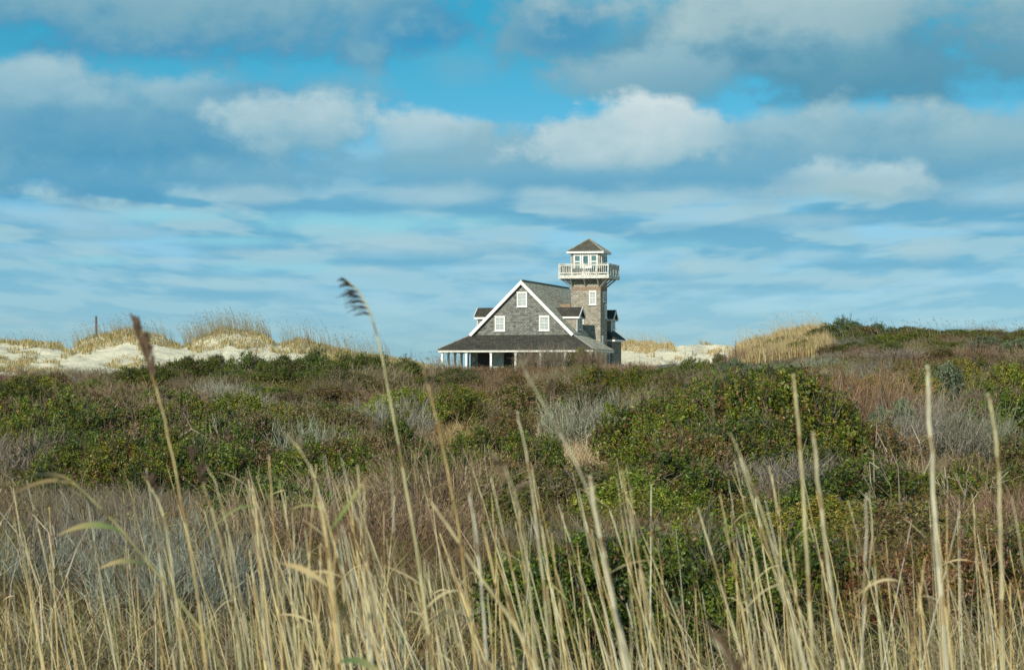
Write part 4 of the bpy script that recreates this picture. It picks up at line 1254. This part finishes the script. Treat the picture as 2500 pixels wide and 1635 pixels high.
# foreground thickets
S('dark', 1400, 1190, 1500, 190, 'dark green shrub low in the centre behind the reeds, leftmost of its thicket', hmul=.8)
S('dark', 1520, 1200, 1480, 220, 'dark green shrub low in the centre behind the reeds, second of its thicket', hmul=.8)
S('dark', 1660, 1220, 1470, 220, 'dark green shrub right of centre behind the reeds', hmul=.8)
S('dark', 1830, 1210, 1450, 250, 'largest dark green shrub of the near thicket, between two tall bare reeds', hmul=.85)
S('dark', 1990, 1240, 1450, 220, 'dark green near shrub left of the palest reed', hmul=.85)
S('mixed', 2130, 1250, 1450, 220, 'reddish and green near shrub left of the palest reed', tint=(1.1, .9, .9), hmul=.85)
S('mixed', 2330, 1230, 1420, 220, 'mottled brown near shrub right of the palest reed', tint=(1.1, .95, .9), hmul=.8)
S('mixed', 2480, 1180, 1400, 200, 'mottled brown near shrub at the right edge', hmul=.8)
# grey brush bottom left
for i, (px, top, base, w, lb) in enumerate([(60, 1180, 1380, 200, 'blue-grey leafless brush at the left edge behind thin pale stalks'), (210, 1150, 1330, 200, 'blue-grey leafless brush second from the left edge'),
        (390, 1200, 1400, 190, 'dense blue-grey leafless bush behind the curved green reed'), (550, 1200, 1400, 190, 'dense blue-grey leafless bush right of the tall dark-headed reed'), (330, 1150, 1310, 160, 'grey twiggy brush in front of the dark thicket')]):
    S('bluetwig', px, top + 20, base, w * .9, lb, hmul=.75)
S('mixed', 60, 1540, 1700, 240, 'low dark leafy growth in the bottom left corner', tint=(.6, .9, .6), hmul=.5, dd=19)

def dead_sticks(px, base, d, h, label, seed):
    x = (px - 1250) / FPX * d
    v, f, c_ = shrub_twigs(seed, 26, [(.42, .37, .27), (.34, .30, .22)], up=1.1, h=(1.0, 1.5), w=.019, root=.01)
    o = np_mesh('dead_branch', v, f, c_, M_TWIG); o.location = (x, d, gz(x, d)); o.scale = (h * .8, h * .8, h)
    tag(o, label, 'dead branch')
dead_sticks(575, 1110, 50, 1.5, 'forked bleached dead branch standing out of the dark thicket on the left', 301)
dead_sticks(2195, 1240, 34, 1.4, 'pale forked dead twigs left of the thickest reed, below the tan grass', 302)
dead_sticks(2345, 1240, 34, 1.5, 'pale spreading dead twigs right of the thickest reed', 303)
dead_sticks(75, 1450, 20, 1.5, 'dark forked dead branch at the left edge among the stalks', 304)

# smaller filler shrubs
def fillers():
    kinds = ['mixed', 'brown', 'green', 'mixed', 'brown', 'mixed', 'dark', 'grey', 'dark', 'mixed', 'brown', 'yellow']
    look = {'mixed': 'mottled olive and brown shrub', 'brown': 'brown leafless bush', 'green': 'mid green shrub', 'grey': 'grey leafless bush', 'dark': 'dark green shrub', 'yellow': 'yellowish green shrub'}
    n = 0; tries = 0
    placed = []
    while n < 280 and tries < 9000:
        tries += 1
        px = random.uniform(-60, 2560); d = math.exp(random.uniform(math.log(31), math.log(172)))
        if px > 1850 and random.random() < .35: d = random.uniform(150, 196)
        x = (px - 1250) / FPX * d
        if px < 620 and d < 46: continue
        if 1050 < px < 1700 and 44 < d < 80: continue
        if 1950 < px < 2400 and 44 < d < 58: continue
        if 1030 < px < 1700 and 48 < d < 78 and random.random() < .6: continue
        s = random.uniform(.6, 1.2) * (1.6 if d > 60 else 1.0)
        if any((x - a) ** 2 + (d - b) ** 2 < (.62 * (s + c)) ** 2 for a, b, c in placed): continue
        placed.append((x, d, s))
        k = random.choice(kinds)
        if k == 'grey' and random.random() < .4: k = 'mixed'
        if px > 1900 and d > 120 and k in ('mixed', 'brown'): k = random.choice(['green', 'mixed', 'brown', 'dark'])
        zx = 'far left' if px < 420 else 'left half' if px < 1000 else 'middle' if px < 1500 else 'right half' if px < 2080 else 'far right'
        zd = 'near the reeds' if d < 52 else 'on the lower slope' if d < 85 else 'on the upper slope' if d < 125 else 'below the dunes'
        hh = min(s, 1.35) * random.uniform(.75, 1.1)
        if 140 < d: hh *= .75
        sz = 'tiny' if s < .85 else 'small' if s < 1.2 else 'broad'
        lb = '%s %s %s, %s' % (sz, look[k], zd, zx)
        tn = .82 + random.random() * .4
        place_shrub(k, x, d, s * 1.15, hh, lb, 'smaller shrubs scattered over the slope', tint=(tn, tn, tn))
        n += 1
    print('fillers', n)
fillers()
# prototypes never placed are removed
for lst in MESH.values():
    for o in lst:
        if o.name not in USED:
            for ch in list(o.children): bpy.data.objects.remove(ch)
            bpy.data.objects.remove(o)

# ------------------------------------------------------------ foreground reeds
def tube(pts, rad, n=6):
    pts = np.array(pts, float); m = len(pts)
    tg = np.gradient(pts, axis=0); tg /= np.linalg.norm(tg, axis=1)[:, None]
    a = np.cross(tg, np.array([0, 1.0, 0.02])); a /= np.linalg.norm(a, axis=1)[:, None]
    b = np.cross(tg, a)
    an = np.arange(n) * 2 * pi / n
    v = pts[:, None] + (a[:, None] * np.cos(an)[None, :, None] + b[:, None] * np.sin(an)[None, :, None]) * np.asarray(rad)[:, None, None]
    i = np.arange(m * n).reshape(m, n)
    f = np.stack([i[:-1], np.roll(i[:-1], -1, 1), np.roll(i[1:], -1, 1), i[1:]], -1).reshape(-1, 4)
    return v.reshape(-1, 3), f


def smooth_path(p, n):
    p = np.array(p, float); s = np.concatenate([[0], np.cumsum(np.linalg.norm(np.diff(p, axis=0), axis=1))])
    t = s[-1] * (1 - (1 - np.linspace(0, 1, n)) ** 1.9); q = np.stack([np.interp(t, s, p[:, k]) for k in range(3)], 1)
    for _ in range(3): q[1:-1] = (q[:-2] + 2 * q[1:-1] + q[2:]) / 4
    return q


RC = [(.68, .60, .34), (.58, .515, .31), (.68, .53, .25), (.62, .59, .43), (.60, .45, .20)]


def reed(path, r0, r1, label, group=None, plume=None, leaves=(), tint=None, seed=0, n=40):
    """path: world points from base to tip"""
    r = np.random.default_rng(seed + 500)
    q = smooth_path(path, n)
    # slight kinks at the nodes
    q[2:-1, 0] += r.normal(0, .0009, n - 3)
    sl = np.concatenate([[0], np.cumsum(np.linalg.norm(np.diff(q, axis=0), axis=1))]); rad = r0 + (r1 - r0) * (sl / sl[-1]) ** 1.6
    rad *= 1 + .10 * r.normal(size=n).cumsum() / np.sqrt(n)
    base = q[0].copy(); q = q - base
    v, f = tube(q, rad)
    col = np.array(tint or random.choice(RC))
    seg = np.repeat(np.arange(n - 1), 6)
    shade = 1 + .18 * np.sin(seg * 1.7 + r.uniform(0, 6)) + r.normal(0, .05, len(seg))
    t = col[None] * shade[:, None]
    node = (seg % 7 == 2); t[node] *= np.array([.62, .52, .42])
    has = plume or leaves
    root = empty('reed', tuple(base)) if has else None
    o = np_mesh('stem' if has else 'reed', v, f, t, M_REED, root, smooth=True)
    if not has: o.location = tuple(base); root = o
    tag(root, label, 'reed', group)
    if plume:
        # plume: drooping side branches hanging towards one side
        L_, spread, droop, pcol, nb, lw, sided, thick = plume
        k0 = int(n * .0)
        plen = L_
        s = np.concatenate([[0], np.cumsum(np.linalg.norm(np.diff(q, axis=0), axis=1))])
        V = []; T = []
        for j in range(nb):
            u = (j + .5) / nb
            sp = s[-1] - plen * (1 - u)
            p0 = np.array([np.interp(sp, s, q[:, k]) for k in range(3)])
            bl = spread * (1.15 - .75 * u) * r.uniform(.7, 1.2) * (0.55 + .9 * min(1, u * 3))
            dirx = -1 if r.random() < sided else 1
            for c in range(lw):
                end = p0 + np.array([dirx * bl * r.uniform(.55, 1), r.normal(0, .25) * bl, bl * (droop + r.normal(0, .12))])
                ctrl = (p0 + end) / 2 + np.array([0, 0, bl * .2])
                m = 7
                tt = np.linspace(0, 1, m)[:, None]
                cur = (1 - tt) ** 2 * p0 + 2 * tt * (1 - tt) * ctrl + tt ** 2 * end
                wd = thick * np.sin(np.linspace(.35, pi - .25, m))
                V.append((cur, wd))
        vs = []; fs = []; ts = []; off = 0
        for cur, wd in V:
            a, b = tube(cur, np.maximum(wd, .0006), 4)
            vs.append(a); fs.append(b + off); off += len(a)
            ts.append(np.array(pcol)[None] * r.uniform(.6, 1.4) * np.ones((len(b), 3)))
        np_mesh('plume', np.concatenate(vs), np.concatenate(fs), np.concatenate(ts), M_REED, root, smooth=True)
    for (u, dx, dz, ln, lw_, lc) in leaves:
        k = min(n - 2, int(u * n)); p0 = q[k]
        end = p0 + np.array([dx, r.normal(0, .08), dz]); ctrl = p0 + np.array([dx * .45, 0, dz * .2 + abs(dx) * .32])
        m = 12; tt = np.linspace(0, 1, m)[:, None]
        cur = (1 - tt) ** 2 * p0 + 2 * tt * (1 - tt) * ctrl + tt ** 2 * end
        wd = lw_ * np.clip(np.sin(np.linspace(.25, pi, m)), .08, 1)
        tw = np.linspace(.4, 1.5, m) + r.uniform(-.4, .4)
        sd_ = np.stack([np.zeros(m), np.cos(tw) * wd, np.sin(tw) * wd], 1)
        v = np.concatenate([cur - sd_, cur + sd_]); i = np.arange(m - 1)
        f = np.stack([i, i + 1, i + 1 + m, i + m], 1)
        g = np.linspace(0, 1, m - 1)[:, None]
        t = np.array(lc)[None] * (1 - g ** 2) + np.array((.50, .36, .17))[None] * g ** 2
        np_mesh('leaf', v, f, t, M_GRASS, root, smooth=True)
    return root


def P(px, py, d): return ((px - 1250) / FPX * d, d, EYE + (HOR - py) / FPX * d)


def reed_px(pts, d, r0, r1, label, **kw):
    r0 *= .86; r1 *= .75
    """pts: photo points from the tip down; the foot is carried on down to the ground"""
    w = [P(a, b, d) for a, b in pts]
    a, b = w[-2], w[-1]
    k = (b[0] - a[0]) / (b[2] - a[2] - 1e-6)
    k = max(-.22, min(.1, k))
    foot = (b[0] + k * .45 * (0 - b[2]), d + random.uniform(-.15, .15), gz(b[0], d) - .03)
    mid = (b[0] + k * .6 * (-b[2] * .4), d, b[2] * .6)
    return reed([foot, mid] + w[::-1], r0, r1, label, **kw)


DKP = (.10, .065, .042); BRP = (.13, .085, .05)
reed_px([(325, 783), (345, 850), (375, 925), (400, 1000), (425, 1130), (452, 1260), (480, 1420), (508, 1640)], 6.0, .0064, .0032, 'tall reed with a closed dark brown seed head standing against the left sand dune',
        plume=(.155, .014, 2.4, BRP, 70, 3, .6, .0026), seed=1, tint=(.56, .44, .2))
reed_px([(838, 680), (872, 702), (898, 745), (914, 790), (934, 880), (952, 960), (970, 1060), (992, 1200), (1017, 1330), (1060, 1640)], 6.5, .0070, .0030, 'tallest reed, its feathery nodding plume dark against the sky left of the station',
        plume=(.135, .062, .02, (.035, .032, .034), 8, 5, 1, .0017), seed=2, tint=(.52, .47, .25))
reed_px([(462, 1100), (485, 1150), (508, 1210), (532, 1290), (560, 1400), (600, 1640)], 6.2, .0052, .0026, 'blurred reed with a brown plume right of the tall dark-headed reed', plume=(.105, .015, 1.7, DKP, 34, 4, .6, .0017), seed=3, tint=(.5, .4, .2))
reed_px([(352, 1160), (372, 1195), (400, 1240), (415, 1340), (430, 1450), (450, 1640)], 6.4, .0048, .0026, 'short reed with a small dark plume left of the tall dark-headed reed', plume=(.055, .013, 1.7, DKP, 22, 4, .6, .0017), seed=4)
reed_px([(1035, 905), (1055, 980), (1075, 1060), (1100, 1180), (1120, 1290), (1165, 1640)], 6.2, .0055, .0015, 'ochre reed with a thin faded plume right of the tallest reed', plume=(.12, .014, 1.6, (.18, .13, .09), 14, 2, .6, .0015), seed=5, tint=(.60, .44, .17))
reed_px([(1205, 1105), (1240, 1150), (1262, 1220), (1272, 1260), (1290, 1400), (1310, 1640)], 4.4, .0042, .0015, 'blurred reed with a bent tan plume in the centre', plume=(.09, .03, .3, (.2, .15, .09), 10, 3, .8, .0018), seed=6)
reed_px([(1268, 880), (1310, 960), (1370, 1060), (1430, 1170), (1470, 1320), (1540, 1640)], 5.0, .0062, .0014, 'long leaning reed whose thin tip reaches up to the porch', seed=7, tint=(.54, .50, .34), plume=(.06, .012, 1.4, (.3, .27, .18), 6, 2, .5, .0012))
reed_px([(1262, 1003), (1285, 1100), (1300, 1210), (1318, 1350), (1335, 1500), (1345, 1640)], 6.0, .0062, .0028, 'thick pale bare reed in the centre, below the middle of the house', seed=8, tint=(.56, .50, .32))
reed_px([(1937, 912), (1950, 1040), (1962, 1200), (1970, 1400), (1985, 1640)], 5.2, .0066, .0034, 'tall bare reed crossing the big green thicket', seed=9, tint=(.60, .52, .28))
reed_px([(1985, 1055), (1998, 1180), (2012, 1300), (2030, 1460), (2060, 1640)], 5.0, .0066, .0036, 'bare reed just right of the one crossing the big thicket', seed=10, tint=(.54, .48, .30))
reed_px([(2264, 892), (2270, 1050), (2280, 1250), (2292, 1450), (2310, 1640)], 4.6, .0080, .0044, 'thickest, palest bare reed on the right', seed=11, tint=(.64, .60, .42))
reed_px([(2412, 960), (2432, 1060), (2441, 1200), (2443, 1400), (2446, 1640)], 5.0, .0060, .0038, 'tall bare reed nearest the right edge that leans left at its tip', seed=12, tint=(.56, .49, .28))
reed_px([(1783, 1055), (1820, 1140), (1860, 1250), (1900, 1380), (1950, 1640)], 5.6, .0060, .002, 'leaning reed in front of the dark near thicket', seed=13, tint=(.56, .50, .30))
reed_px([(1730, 1535), (1760, 1590), (1800, 1640), (1850, 1760)], 3.2, .0050, .0015, 'very near dark brown plume at the bottom edge right of centre', plume=(.15, .012, 2.0, BRP, 30, 4, .6, .0025), seed=14)
reed_px([(170, 1168), (221, 1214), (279, 1271), (354, 1357), (414, 1436), (482, 1514), (560, 1640)], 7.0, .0065, .003, 'arching green and brown reed with long drooping leaves at lower left', seed=15, tint=(.30, .27, .11),
        leaves=[(.93, -.10, .02, .1, .006, (.4, .3, .14)), (.88, -.17, -.02, .1, .007, (.24, .19, .08)), (.72, -.19, .0, .2, .010, (.12, .19, .06)), (.64, -.17, .0, .2, .010, (.09, .13, .05)), (.9, .06, -.12, .1, .007, (.1, .14, .04))])
reed_px([(500, 950 + 180), (530, 1180), (560, 1300), (590, 1460), (620, 1640)], 7.0, .0046, .0018, 'slim pale reed left of the grey bush gap', seed=16)
reed_px([(700, 1060), (745, 1110), (775, 1180), (800, 1300), (840, 1640)], 6.0, .005, .0014, 'leaning reed with a faint tip left of the tallest reed', seed=17, plume=(.07, .012, 1.3, (.25, .2, .13), 8, 2, .6, .0013))
reed_px([(775, 1210), (800, 1330), (815, 1480), (830, 1640)], 5.6, .0075, .004, 'thick ochre reed with green leaves left of the tallest reed', seed=18, tint=(.62, .47, .22), leaves=[(.8, .10, .14, .1, .010, (.16, .26, .06)), (.7, -.12, .06, .1, .008, (.5, .4, .2)), (.62, .14, -.07, .2, .010, (.08, .14, .05))])
reed_px([(1440, 1160), (1455, 1260), (1480, 1400), (1530, 1640)], 4.8, .0070, .0045, 'thick pale reed with a broken tip in the centre right', seed=19, tint=(.60, .54, .36))
reed_px([(1045, 1215), (1100, 1290), (1160, 1390), (1240, 1500), (1330, 1640)], 5.6, .0060, .004, 'strongly slanting cut reed in the centre', seed=20, tint=(.56, .48, .26))
reed_px([(1145, 1200), (1160, 1280), (1175, 1400), (1190, 1640)], 5.6, .0065, .003, 'white-tipped bare reed in the centre', seed=21, tint=(.6, .57, .44))

ZL = [(0, 330, 'thin pale stalk of the sparse stand in front of the grey brush at lower left'),
      (330, 700, 'bare straw reed among those between the dark-headed reed and the tallest one'),
      (700, 1100, 'bare straw reed of the dense stand round the foot of the tallest reed'),
      (1100, 1560, 'bare straw reed of the dense stand in the lower centre'),
      (1560, 2000, 'bare straw reed in front of the dark near thicket'),
      (2000, 2700, 'bare straw reed of the upright stand at lower right')]


def random_reeds(n, px0, px1, tip0, tip1, d0, d1, lean, seed, rr=(.0034, .0058)):
    rnd = random.Random(seed)
    for i in range(n):
        px = rnd.uniform(px0, px1); d = rnd.uniform(d0, d1)
        tip = tip0 + (tip1 + 60 - tip0) * rnd.random() ** .85
        x, _, z = P(px, tip, d)
        ln = rnd.gauss(lean * 1.15, .115)
        foot = (x + ln * z, d + rnd.uniform(-.3, .3), gz(x, d) - .03)
        mid = (x + ln * z * .42, d, z * .58)
        zn = ZN[next(i for i, (a, b, l) in enumerate(ZL) if px < b)]
        tcol = rnd.choice(RC)
        cw = {0: 'straw yellow', 1: 'buff', 2: 'ochre', 3: 'pale grey-white', 4: 'orange-brown'}[RC.index(tcol)]
        hw_ = 'very tall' if tip < 1180 else 'tall' if tip < 1270 else 'mid-height' if tip < 1350 else 'short'
        lw_ = 'left-leaning' if ln > .13 else 'slanting' if ln > .05 else 'upright'
        tw_ = 'near' if d < 9 else 'far'
        lb = '%s %s %s %s reed %s' % (tw_, hw_, lw_, cw, zn)
        r0 = rnd.uniform(*rr) * (.85 if rnd.random() < .65 else 1.15)
        lv = ()
        if rnd.random() < .14:
            s = rnd.choice((-1, -1, 1)); g = rnd.random() < .18
            lv = [(rnd.uniform(.6, .92), s * rnd.uniform(.08, .22), rnd.uniform(-.2, .16), .2, rnd.uniform(.0025, .006), (.15, .22, .07) if g else (.5, .42, .24))]
        reed([foot, mid, (x, d, z)], r0 * .9, r0 * rnd.uniform(.2, .42), lb, group='bare reeds', leaves=lv, seed=seed * 1000 + i, n=14, tint=tcol)


ZN = ['in the lower left corner', 'left of the tallest reed', 'round the tallest reed', 'in the lower centre', 'before the near thicket', 'at lower right']

random_reeds(30, -10, 330, 1150, 1450, 9, 17, .10, 1, (.0028, .0045))
random_reeds(26, 330, 640, 1130, 1420, 7, 15, .13, 2)
random_reeds(66, 600, 1080, 1090, 1400, 5.8, 13, .16, 3)
random_reeds(62, 1060, 1560, 1110, 1420, 5.8, 13, .17, 4)
random_reeds(40, 1540, 2000, 1090, 1400, 6, 14, .16, 5)
random_reeds(50, 1990, 2510, 1180, 1400, 5.8, 14, .08, 6)
# labels that would repeat are told apart by their order from left to right
def order_labels():
    by = {}
    for o in scene.objects:
        if o.parent is None and 'label' in o.keys() and 'group' in o.keys(): by.setdefault(o['label'], []).append(o)
    W = ['first', 'second', 'third', 'fourth', 'fifth', 'sixth', 'seventh', 'eighth', 'ninth', 'tenth', 'eleventh', 'twelfth']
    for lb, os_ in by.items():
        if len(os_) < 2: continue
        os_.sort(key=lambda o: o.location.x / max(o.location.y, 1))
        for i, o in enumerate(os_):
            w = lb.split()
            o['label'] = ' '.join(w[:13]).rstrip(',') + ', ' + (W[i] + ' from left' if i < 12 else 'further right')
order_labels()
print('objects', len(bpy.data.objects))
